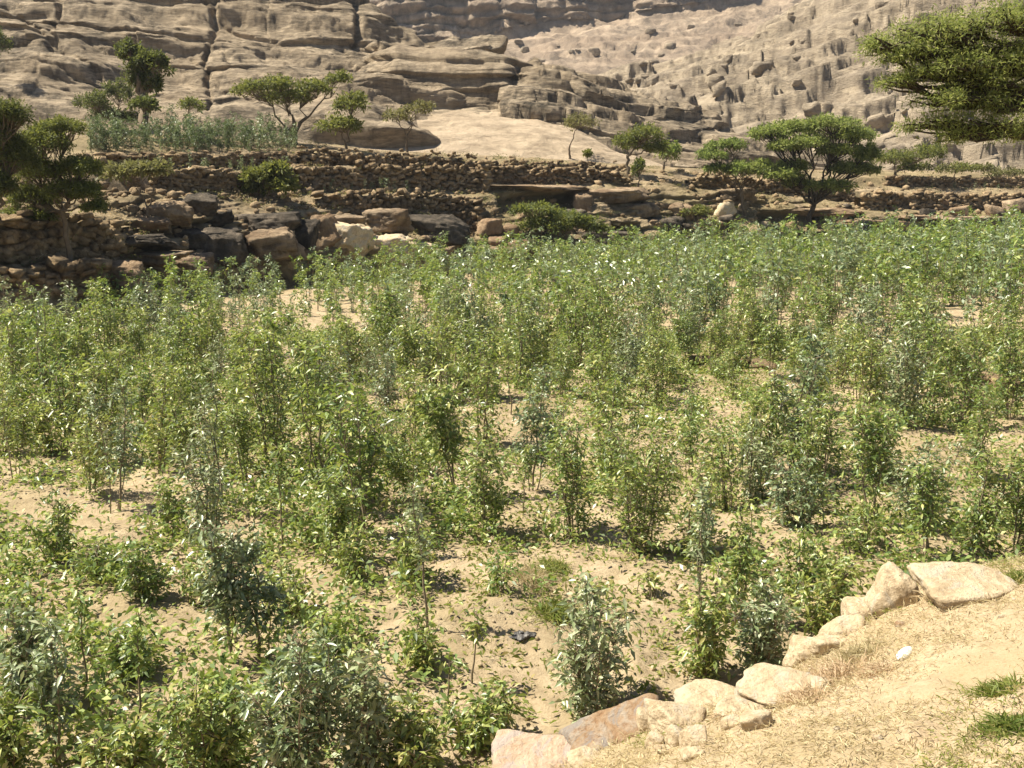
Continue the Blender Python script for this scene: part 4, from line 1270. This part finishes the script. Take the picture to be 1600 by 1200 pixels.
NS = [
    # px base, py base, height px, width px, kind, leaves, grey?, label
    (928, 1116, 225, 150, 'bush', 900, 1, "leafy shrub standing alone on bare soil beside the wedge rock"),
    (745, 1158, 88, 120, 'low', 520, 0, "low dense green bush left of the pale pinkish slab"),
    (655, 1040, 84, 90, 'low', 330, 0, "low green bush at the foot of a thin tall stem"),
    (660, 985, 230, 60, 'sapling', 120, 1, "thin tall sapling with a bare stem left of the bare patch"),
    (733, 1063, 122, 60, 'sapling', 60, 0, "small slender sapling with few leaves on the bare soil"),
    (692, 1120, 110, 40, 'sapling', 26, 0, "nearly bare thin stem above the low dense bush"),
    (355, 1036, 240, 150, 'tall', 620, 1, "tall shrub with shining whitish leaves and a bare trunk"),
    (412, 1030, 200, 110, 'tall', 380, 1, "shrub crowding the right side of the shining tall shrub"),
    (216, 1163, 235, 80, 'sapling', 150, 0, "tall thin plant with a straight bare stem at lower left"),
    (93, 1196, 250, 110, 'tall', 330, 1, "leaning thin trunk with sparse leaves at the lower left corner"),
    (120, 1085, 165, 70, 'sapling', 110, 0, "slim plant with straight stem behind the leaning trunk"),
    (205, 1058, 85, 95, 'low', 420, 0, "dark green compact bush on bare soil at left"),
    (30, 1110, 180, 120, 'bush', 620, 1, "full bush cut by the left edge near the bottom"),
    (85, 876, 118, 90, 'bush', 480, 0, "compact leafy bush on bare ground at the left edge"),
    (232, 935, 92, 110, 'bush', 480, 0, "round bush left of the shining tall shrub"),
    (470, 1225, 250, 170, 'bush', 1000, 1, "large broad leaved shrub at the bottom left of centre"),
    (560, 1235, 240, 150, 'bush', 900, 1, "broad leaved shrub cut by the bottom edge near the middle"),
    (650, 1230, 130, 150, 'low', 720, 0, "thick low bush at the bottom edge left of the slab"),
    (525, 1115, 170, 80, 'tall', 220, 0, "plant with a stout straight stem rising from the bottom thicket"),
    (653, 1190, 130, 60, 'sapling', 60, 0, "leafless looking stake like stem in the bottom thicket"),
    (330, 1235, 190, 150, 'bush', 760, 0, "leafy bush at the bottom edge under the shining shrub"),
    (200, 1245, 120, 150, 'low', 620, 0, "low spreading bush at the bottom edge at left"),
    (10, 1230, 150, 150, 'bush', 620, 0, "bush filling the lower left corner"),
    (1095, 1050, 185, 110, 'bush', 560, 0, "upright shrub left of the glossy shrub by the bank"),
    (1190, 1046, 148, 120, 'bush', 760, 1, "glossy white gleaming shrub against the bank edge"),
    (1290, 985, 120, 120, 'bush', 620, 0, "dark green shrub between the glossy shrub and the large boulder"),
    (1088, 968, 222, 60, 'tall', 200, 1, "tall thin pale plant rising left of the glossy shrub"),
    (1155, 975, 200, 70, 'tall', 260, 0, "slender upright shrub behind the glossy shrub"),
    (775, 928, 62, 50, 'bush', 150, 0, "small lone shrub above the bare patch"),
    (895, 838, 215, 130, 'column', 720, 0, "tall multi stemmed shrub right of the centre"),
    (760, 832, 150, 110, 'column', 560, 0, "dark footed shrub left of the tall multi stemmed one"),
    (1000, 862, 190, 150, 'bush', 820, 0, "broad dense shrub above the soil bund right of centre"),
    (1075, 868, 150, 100, 'bush', 520, 0, "dense shrub at the right end of the soil bund"),
    (640, 905, 100, 110, 'bush', 420, 0, "loose shrub at the upper edge of the bare patch"),
    (520, 880, 150, 110, 'column', 520, 0, "brownish green shrub left of the bare patch"),
    (560, 905, 80, 90, 'bush', 300, 0, "short shrub at the left of the bare patch"),
    (460, 960, 90, 90, 'bush', 300, 0, "short shrub right of the shining tall shrub"),
    (160, 905, 60, 100, 'low', 260, 0, "low patchy bush among dry grass at left"),
    (1370, 742, 110, 80, 'column', 420, 0, "dark narrow shrub casting a black shadow at right"),
    (1450, 885, 150, 90, 'tall', 380, 0, "straight stemmed shrub above the large pale boulder"),
    (1520, 870, 160, 110, 'column', 560, 0, "leafy shrub behind the broad rock ledge on the right"),
    (1590, 862, 150, 110, 'column', 520, 0, "shrub behind the rock ledge at the right edge"),
    (1330, 870, 70, 90, 'low', 260, 0, "low shrub left of the straight stemmed one"),
    (1255, 920, 100, 80, 'bush', 320, 0, "small shrub up field from the glossy shrub"),
    (1010, 930, 36, 40, 'low', 90, 0, "tiny bright green tuft on the soil bund"),
    (310, 940, 60, 60, 'low', 160, 0, "tiny low shrub just left of the shining shrub trunk"),
    (1245, 820, 110, 110, 'bush', 560, 1, "pale gleaming shrub in the right middle of the field"),
    (1180, 780, 130, 100, 'bush', 520, 1, "gleaming shrub left of the pale one at right"),
    (1440, 815, 130, 130, 'bush', 640, 1, "broad pale shrub with bare trunks right of the dark narrow one"),
    (340, 800, 235, 70, 'tall', 240, 1, "very tall thin grey plant in the left middle of the field"),
    (620, 742, 90, 80, 'bush', 360, 0, "shrub with a dark shadow beside a green grass patch"),
    (180, 800, 200, 110, 'tall', 420, 1, "tall greyish shrub in the left middle of the field"),
    (270, 830, 90, 70, 'column', 260, 0, "brownish low shrub between the tall grey plants"),
    (650, 870, 120, 50, 'tall', 130, 1, "pale leaved slim shrub above the bare patch"),
]
# bare places of the soil: px, py, radius px x, y
BARE = [(760, 985, 150, 80), (250, 955, 110, 40), (60, 800, 90, 40), (960, 895, 110, 25), (250, 1060, 70, 60), (1090, 1020, 120, 45), (1540, 760, 60, 25), (600, 800, 60, 25), (1300, 850, 60, 20), (780, 1090, 60, 60), (1230, 600, 50, 18), (1400, 700, 60, 20)]
occupied = []
n_ind = 0
for i, (px, py, hp, wp, kind, nl, gr, lab) in enumerate(NS):
    g = near_hit(px, py) if px < 1300 else PG(px, py, -0.05)
    sc = g[1] / F
    rng = np.random.default_rng(3000 + i)
    st, lf = shrub_geo(hp * sc * 1.04, wp * sc * 0.5, kind, rng, int(nl * (1.9 if nl > 150 else 1.3)), 0.095)
    ms = (st.mesh("stems", M_BARK, True), lf.mesh("foliage", M_LEAFGREY if gr else M_LEAF))
    place_shrub(g[0], g[1], ms, lab, "shrubs at the near end of the field")
    occupied.append((g[0], g[1], wp * sc * 0.5))
    n_ind += 1

PROTO = []
for i in range(26):
    rng = np.random.default_rng(4000 + i)
    kind = ['column', 'bush', 'tall', 'column', 'bush', 'tall', 'low', 'column', 'sapling'][i % 9]
    h = rng.uniform(0.6, 0.95) if kind == 'low' else rng.uniform(1.3, 2.0)
    st, lf = shrub_geo(h, rng.uniform(0.36, 0.66), kind, rng, int(rng.uniform(650, 1150)) if kind != 'sapling' else 260, 0.105)
    PROTO.append((st.mesh("stems", M_BARK, True), lf.mesh("foliage", M_LEAFGREY if i % 7 == 5 else M_LEAF), h, kind, i % 7 == 5))
FAR = []
for i in range(16):
    rng = np.random.default_rng(5000 + i)
    kind = ['column', 'bush', 'column', 'column'][i % 4]
    st, lf = shrub_geo(rng.uniform(1.6, 2.5), rng.uniform(0.34, 0.58), kind, rng, 200, 0.18, full=False)
    FAR.append((st, lf))

# jittered planting rows over the field
gy_, gx_ = np.meshgrid(np.arange(DG(835), 82, 1.1), np.arange(-46.0, 48.0, 1.15), indexing='ij')
rp = np.random.default_rng(321)
gx_ = (gx_ + rp.normal(size=gx_.shape) * 0.28 + rp.uniform(0, 1, (gx_.shape[0], 1))).ravel()
gy_ = (gy_ + rp.normal(size=gy_.shape) * 0.28).ravel()
ppx, ppy = to_px(np.stack([gx_, gy_, 0 * gx_], -1))
mm_ = fbm(np.stack([gx_ * 0.16, gy_ * 0.16, 0 * gx_ + 1], -1), 2, 55)
kp = np.where(mm_ > -0.22, np.where(ppy > 600, 0.82, 0.88), 0.4)
oc = np.array(occupied)
far_off = (((gx_[:, None] - oc[:, 0]) ** 2 + (gy_[:, None] - oc[:, 1]) ** 2) > (0.45 + oc[:, 2] * 0.6) ** 2).all(1)
bare_ = np.maximum.reduce([np.exp(-((ppx - a) / r) ** 2 - ((ppy - b) / q) ** 2) for a, b, r, q in BARE])
sel = (ppx > -260) & (ppx < 1880) & (gy_ < field_end(ppx) - 1.0) & (rp.random(len(gx_)) < kp) & far_off & (bare_ < 0.6)
gz_ = ground_z(gx_, gy_)
spots = [(float(gx_[i]), float(gy_[i]), float(ppx[i]), float(ppy[i]), float(gz_[i])) for i in np.nonzero(sel)[0]]
spots.sort(key=lambda t: t[1] + (0 if -40 < t[2] < 1640 else 1000))
N_MORE = 300 - n_ind
COLS = [(260, "at the far left"), (560, "left of centre"), (860, "near the centre line"), (1160, "right of centre"), (1400, "well to the right"), (9999, "at the far right")]
ROWB = [(745, "in the nearest rows"), (665, "just short of mid field"), (610, "about mid field"), (0, "past mid field")]
todo = []
for i, (x, y, px, py, gz) in enumerate(spots[:N_MORE]):
    c = next(n for lim, n in COLS if px < lim)
    r = next(n for lim, n in ROWB if py >= lim)
    k = random.randrange(len(PROTO))
    sc = random.choice((random.uniform(0.62, 0.9), random.uniform(0.85, 1.15), random.uniform(1.0, 1.38)))
    hh = PROTO[k][2] * sc
    size = "tall" if hh > 1.8 else ("short" if hh < 1.4 else "middling")
    form = {'column': "upright", 'bush': "bushy", 'tall': "bare stemmed", 'low': "squat", 'sapling': "spindly"}[PROTO[k][3]]
    hue = "grey green" if PROTO[k][4] else "green"
    todo.append((x, y, gz, px, k, sc, f"{size} {form} {hue} shrub {r} {c}", f"shrubs {r} {c}"))
for t in todo:
    place_shrub(t[0], t[1], PROTO[t[4]], t[6], t[7], t[5], random.uniform(0, 6.28), z=t[2])
LEAVES = [Bag(), Bag(), Bag()]
STEMS = Bag()


def far_shrub(x, y, z, s, grey=False):
    st, lf = FAR[random.randrange(len(FAR))]
    a = random.uniform(0, 6.28)
    R = np.array([[math.cos(a), -math.sin(a), 0], [math.sin(a), math.cos(a), 0], [0, 0, 1]])
    o = np.array([x, y, z])
    for V, Q in zip(st.V[:3], st.Q[:3]):
        STEMS.add((V @ R.T) * s + o, Q - Q.min())
    LEAVES[int(grey)].add((lf.V[0] @ R.T) * s + o, lf.Q[0])


for (x, y, px, py, gz) in spots[N_MORE:]:
    far_shrub(x, y, gz, random.uniform(0.65, 1.2) * float(np.interp(px, [0, 400, 1000, 1600], [0.8, 0.85, 1.1, 1.45])), random.random() < 0.4)
# blue green crop on the highest left terrace and young plants along the walls
for k in range(230):
    px, py = random.uniform(140, 462), random.uniform(218, 240)
    b = hit(px, py)
    if b is not None and b[1] < 110:
        far_shrub(b[0], b[1], b[2], random.uniform(0.4, 0.95), random.choice((2, 2, 1)))
for k in range(46):
    px = random.choice([random.uniform(240, 460), random.uniform(490, 640), random.uniform(1380, 1600)])
    py = 268 if px < 470 else (301 if px < 700 else random.uniform(284, 300))
    b = hit(px, py)
    if b is not None and b[1] < 110:
        far_shrub(b[0], b[1], b[2], random.uniform(0.25, 0.5), True)
me = bpy.data.meshes.new("x")
AL = Bag()
allV, allQ, mi = [], [], []
for k, bg in enumerate((STEMS, LEAVES[0], LEAVES[1], LEAVES[2])):
    Q = np.concatenate(bg.Q)
    AL.add(np.concatenate(bg.V), Q)
    mi.append(np.full(len(Q), k, np.int32))
me = AL.mesh("shrubs", M_BARK)
me.materials.append(M_LEAF)
me.materials.append(M_LEAFGREY)
me.materials.append(M_TEAL)
me.polygons.foreach_set("material_index", np.concatenate(mi))
link("distant_shrubs", me, kind="stuff", label="crowded far rows of leafy green shrubs filling the back of the field", category="shrubs")

# ------------------------------------------------------------------ weeds, dry grass and clods
def in_field(n, y0, y1, rng):
    y = np.sqrt(rng.uniform(y0 ** 2, y1 ** 2, n))
    x = rng.uniform(-0.56, 0.56, n) * y
    return x, y


def scatter_blades(x, y, z, rng, L, W, per, spread, up=0.8):
    n = len(x)
    c = np.repeat(np.stack([x, y, z], -1), per, 0)
    c[:, :2] += rng.normal(size=(n * per, 2)) * spread
    d = rng.normal(size=(n * per, 3)) * np.array([1, 1, 0.3]) + np.array([0, 0, up])
    LL = L * rng.uniform(0.4, 1.3, n * per)
    return c, d, LL


rng = np.random.default_rng(86)
x, y = in_field(3600, 7.4, 34, rng)
dn = fbm(np.stack([x * 0.35 + 3, y * 0.35, 0 * x], -1), 3, 191)
px_, py_ = to_px(np.stack([x, y, 0 * x], -1))
bare = np.maximum.reduce([np.exp(-((px_ - a) / r) ** 2 - ((py_ - b) / q) ** 2) for a, b, r, q in BARE])
xn, yn = in_field(700, 7.4, 15, rng)
kn = (xn < -0.03 * yn)
x, y = np.r_[x, xn[kn]], np.r_[y, yn[kn]]
dn = fbm(np.stack([x * 0.35 + 3, y * 0.35, 0 * x], -1), 3, 191)
px_, py_ = to_px(np.stack([x, y, 0 * x], -1))
bare = np.maximum.reduce([np.exp(-((px_ - a) / r) ** 2 - ((py_ - b) / q) ** 2) for a, b, r, q in BARE])
k = (dn > rng.uniform(-0.6, 0.25, len(x))) & (bare < rng.uniform(0.15, 0.7, len(x)))
x, y = x[k], y[k]
bgu = Bag()
zu = ground_z(x, y)
for i in range(len(x)):
    rr, hh = rng.uniform(0.14, 0.36), rng.uniform(0.18, 0.6)
    nl = int(rng.uniform(34, 70))
    q = rng.normal(size=(nl, 3)) * np.array([rr, rr, 0]) * 0.6
    q[:, 2] = (0.08 + 0.92 * rng.random(nl)) * hh * np.exp(-(q[:, 0] ** 2 + q[:, 1] ** 2) / (2.5 * rr * rr))
    d = np.stack([q[:, 0] / rr, q[:, 1] / rr, 0.5 + 0 * rr * q[:, 0]], -1) + rng.normal(size=(nl, 3)) * 0.7
    LL = rng.uniform(0.07, 0.13, nl)
    V, Q, T = leaf_geo(q + np.array([x[i], y[i], zu[i]]), d, LL, LL * 0.4, full=False, rng=rng)
    bgu.add(V, Q, T)
link("undergrowth", bgu.mesh("undergrowth", M_LEAF), kind="stuff", label="low leafy undergrowth and suckers between the shrubs", category="undergrowth")
rng = np.random.default_rng(88)
x, y = in_field(21000, 7.2, 34, rng)
dn = fbm(np.stack([x * 0.4, y * 0.4, 0 * x], -1), 3, 91)
k = dn > rng.uniform(-0.45, 0.35, len(x))
x, y = x[k], y[k]
z = ground_z(x, y)
c, d, LL = scatter_blades(x, y, z, rng, 0.095, 0.02, 7, 0.11, 0.7)
V, Q, T = leaf_geo(c, d, LL, LL * 0.32, full=False, rng=rng)
bg = Bag(); bg.add(V, Q, T)
link("weeds", bg.mesh("weeds", M_WEED), kind="stuff", label="small green weeds scattered over the field soil", category="weeds")
x, y = in_field(9000, 7.2, 45, rng)
dn = fbm(np.stack([x * 0.5 + 7, y * 0.5, 0 * x], -1), 3, 95)
k = dn > rng.uniform(-0.3, 0.4, len(x))
x, y = x[k], y[k]
z = ground_z(x, y)
c, d, LL = scatter_blades(x, y, z, rng, 0.13, 0.006, 8, 0.07, 0.5)
V, Q, T = leaf_geo(c, d, LL, 0.008, full=False, rng=rng)
bg = Bag(); bg.add(V, Q, T)
link("field_straw", bg.mesh("field_straw", M_STRAW), kind="stuff", label="dry straw and litter between the shrubs", category="dry grass")
# clods and pebbles on the bare soil
x, y = in_field(3200, 7.2, 22, rng)
z = ground_z(x, y)
bg = Bag()
for i in range(len(x)):
    V, Q, T = SPH[(6, 4)]
    s_ = 0.012 + 0.035 * rng.random() ** 3
    bg.add(V * s_ * rng.uniform(0.7, 1.3, (len(V), 1)) * np.array([1, 1, 0.7]) + np.array([x[i], y[i], z[i]]), Q, T)
link("soil_clods", bg.mesh("soil_clods", M_SOIL), kind="stuff", label="loose clods and pebbles on the bare soil", category="clods")

# grass of the bank
pts = []
nb = BK[front:, :, :]
n_gr = 46000
iu = rng.integers(30, nu - 8, n_gr)
iv = (rng.random(n_gr) * 190).astype(int)
pg = nb[iv, iu] + (nb[iv + 1, iu] - nb[iv, iu]) * rng.random((n_gr, 1)) + (nb[iv, iu + 1] - nb[iv, iu]) * rng.random((n_gr, 1))
dn = fbm(pg * np.array([1.3, 1.3, 0]), 3, 97)
keep = dn > rng.uniform(-0.5, 0.45, n_gr)
pg = pg[keep]
c, d, LL = scatter_blades(pg[:, 0], pg[:, 1], pg[:, 2], rng, 0.075, 0.004, 6, 0.045, 0.4)
V, Q, T = leaf_geo(c, d, LL, 0.0055, full=False, rng=rng, droop=0.2)
bg = Bag(); bg.add(V, Q, T)
bgp = Bag()
for i in range(900):
    q = nb[rng.integers(0, 190), rng.integers(40, nu - 8)]
    V, Q_, T_ = SPH[(6, 4)]
    s_ = 0.008 + 0.03 * rng.random() ** 4
    bgp.add(V * s_ * rng.uniform(0.6, 1.3, (len(V), 1)) * np.array([1.2, 1, 0.7]) + q, Q_, T_)
link("bank_pebbles", bgp.mesh("bank_pebbles", M_NEARROCK), kind="stuff", label="small pebbles and crumbs of rock on the bank", category="pebbles")
link("bank_grass", bg.mesh("bank_grass", M_STRAW), kind="stuff", label="short dry grass covering the bank", category="dry grass")
g2 = pg[:9000]
gx, gy = to_px(g2)
msk = (fbm(g2 * np.array([0.8, 0.8, 0]), 3, 99) + 1.1 * sstep(1380, 1560, gx) * sstep(1020, 1120, gy)) > 0.25
g2 = g2[msk]
c, d, LL = scatter_blades(g2[:, 0], g2[:, 1], g2[:, 2], rng, 0.06, 0.006, 10, 0.05, 0.6)
V, Q, T = leaf_geo(c, d, LL, 0.009, full=False, rng=rng)
bg = Bag(); bg.add(V, Q, T)
link("bank_weeds", bg.mesh("bank_weeds", M_WEED), kind="stuff", label="green weeds in the grass of the bank", category="weeds")

TUFTS = [(1305, 1062, 84, 'S', "large straw tuft hanging over the ochre rock ledge"), (1340, 1030, 66, 'S', "straw tuft right of the upright tan block"), (1255, 1095, 60, 'S', "straw tuft at the lower end of the ochre ledge"),
         (1482, 938, 60, 'S', "golden straw tuft between the large boulder and the ledge"), (1535, 918, 26, 'S', "small straw tuft on the broad rock ledge"), (1597, 905, 44, 'W', "green tuft at the right edge behind the ledge"),
         (1370, 1050, 40, 'S', "straw tuft left of the white scrap"), (1560, 1085, 56, 'W', "green weed tuft at the lower right of the bank"), (1575, 1140, 70, 'W', "dark green weed tuft in the lower right corner"),
         (868, 960, 60, 'W', "feathery green tuft behind the lone shrub"), (862, 890, 44, 'W', "feathery green tuft above the bare patch"), (830, 905, 60, 'S', "brown dry clump above the bare patch"), (1130, 1120, 30, 'S', "straw tuft right of the rock pile")]
for i, (px, py, hp, k, lab) in enumerate(TUFTS):
    g = near_hit(px, py)
    sc = g[1] / F
    rng2 = np.random.default_rng(6000 + i)
    nbl = 700
    c = np.zeros((nbl, 3))
    c[:, :2] = rng2.normal(size=(nbl, 2)) * hp * sc * 0.28
    zg = ground_z(g[0] + c[:, 0], g[1] + c[:, 1])
    for q in range(nbl):
        zb = bank_drop(g[0] + c[q, 0], g[1] + c[q, 1])
        c[q, 2] = max(zb if zb is not None else -9, zg[q]) - g[2] - 0.01
    d = rng2.normal(size=(nbl, 3)) * np.array([1, 1, 0.3]) + np.array([0, 0, 0.9])
    LL = hp * sc * rng2.uniform(0.3, 0.85, nbl)
    V, Q, T = leaf_geo(c, d, LL, 0.006 if k == 'S' else 0.010, full=False, rng=rng2, droop=0.35)
    bg = Bag(); bg.add(V, Q, T)
    link("grass_tuft", bg.mesh("grass_tuft", M_STRAW if k == 'S' else M_WEED), loc=g, label=lab, category="grass tuft", group="grass tufts of the foreground")

# ------------------------------------------------------------------ scraps
g = near_hit(1413, 1026)
nuq, nvq = 18, 14
U, Vv = np.meshgrid(np.linspace(-1, 1, nuq), np.linspace(-1, 1, nvq))
half = 0.62 * np.sqrt(np.clip(1 - np.abs(U) ** 3.0, 0.02, 1))
Xs = U * 0.085
Ys = Vv * half * 0.075
Zs = 0.055 * np.clip(1 - Vv ** 2, 0, 1) ** 0.6 * (1 - 0.35 * U ** 2) + 0.006 * fbm(np.stack([U * 3, Vv * 3, 0 * U], -1), 3, 5)
top = np.stack([Xs, Ys, Zs], -1)
low = np.stack([Xs, Ys, Zs * 0.75 - 0.004], -1)
bg = Bag()
bg.add(top.reshape(-1, 3), grid_faces(nvq, nuq))
bg.add(low.reshape(-1, 3), grid_faces(nvq, nuq)[:, ::-1])
a = np.arange(nvq * nuq).reshape(nvq, nuq)
rim = np.r_[a[0, :-1], a[:-1, -1], a[-1, :0:-1], a[:0:-1, 0]]
nx = np.roll(rim, -1)
bg.Q.append(np.stack([rim, rim + nvq * nuq, nx + nvq * nuq, nx], -1))
o = link("white_scrap", bg.mesh("white_scrap", M_WHITE, True), loc=(g[0], g[1], g[2] + 0.01), label="white curved scrap lying on the dry grass of the bank", category="scrap")
o.rotation_euler = (0.35, -0.15, 0.75)
g = near_hit(818, 994)
U, Vv = np.meshgrid(np.linspace(-1, 1, 26), np.linspace(-1, 1, 16))
pq = np.stack([U * 2.2, Vv * 2.2, 0 * U], -1)
Zs = 0.015 + 0.05 * np.abs(fbm(pq * 1.6, 3, 44)) + 0.02 * (1 - U ** 2) * (1 - Vv ** 2)
X0 = U * 0.13 * (1 + 0.3 * fbm(pq + 3, 2, 45)) + 0.03 * Vv
Y0 = Vv * 0.09 * (1 - 0.4 * np.abs(U)) + 0.05 * fbm(pq + 6, 2, 46)
Zs = Zs * np.clip(1.6 - np.maximum(np.abs(U), np.abs(Vv)) * 1.3, 0.1, 1)
bg = Bag()
bg.add(np.stack([X0, Y0, Zs], -1).reshape(-1, 3), grid_faces(16, 26))
bg.add(np.stack([X0, Y0, Zs - 0.006], -1).reshape(-1, 3), grid_faces(16, 26)[:, ::-1])
link("black_scrap", bg.mesh("black_scrap", M_BLACK, True), loc=g, label="crumpled black scrap lying on the bare soil", category="scrap")

# ------------------------------------------------------------------ haze in the valley air
m, nt = mat("haze")
vol = nd(nt, "ShaderNodeVolumePrincipled", {"Color": (0.80, 0.88, 1.0, 1), "Density": 0.00016, "Anisotropy": 0.0})
on = nd(nt, "ShaderNodeOutputMaterial")
nt.links.new(vol.outputs[0], on.inputs["Volume"])
x0, x1, y0, y1, z0, z1 = -705, 705, -560, 870, -2.0, 260.0
V = [(x, y, z) for z in (z0, z1) for y in (y0, y1) for x in (x0, x1)]
Q = [(0, 2, 3, 1), (4, 5, 7, 6), (0, 1, 5, 4), (2, 6, 7, 3), (0, 4, 6, 2), (1, 3, 7, 5)]
hz = link("haze", new_mesh("haze", V, [np.array(Q)], m), kind="stuff", label="pale dusty haze hanging in the valley air", category="haze")

# ------------------------------------------------------------------ labels of look-alikes: told apart by their order from left to right
ORD = ["leftmost", "second from left", "third from left", "fourth from left", "fifth from left", "sixth from left", "seventh from left", "eighth from left", "ninth from left", "tenth from left", "eleventh from left", "twelfth from left"]
same = {}
for o in S.objects:
    if o.parent is None and "label" in o and "category" in o:
        same.setdefault(o["label"], []).append(o)
for lab, os_ in same.items():
    if len(os_) < 2:
        continue
    sides = [os_]
    if len(os_) > 12:
        os_.sort(key=lambda o: float(to_px(np.array(o.location))[1]))
        h_ = (len(os_) + 1) // 2
        sides = [os_[:h_], os_[h_:]]
    for si, part in enumerate(sides):
        part.sort(key=lambda o: float(to_px(np.array(o.location))[0]))
        for i, o in enumerate(part):
            where = ORD[i] if i < 12 else "near the right end"
            if i == len(part) - 1 and i > 0:
                where = "rightmost"
            if len(sides) == 2:
                where = ("upper half, " if si == 0 else "lower half, ") + where
            o["label"] = f"{lab}, {where}"
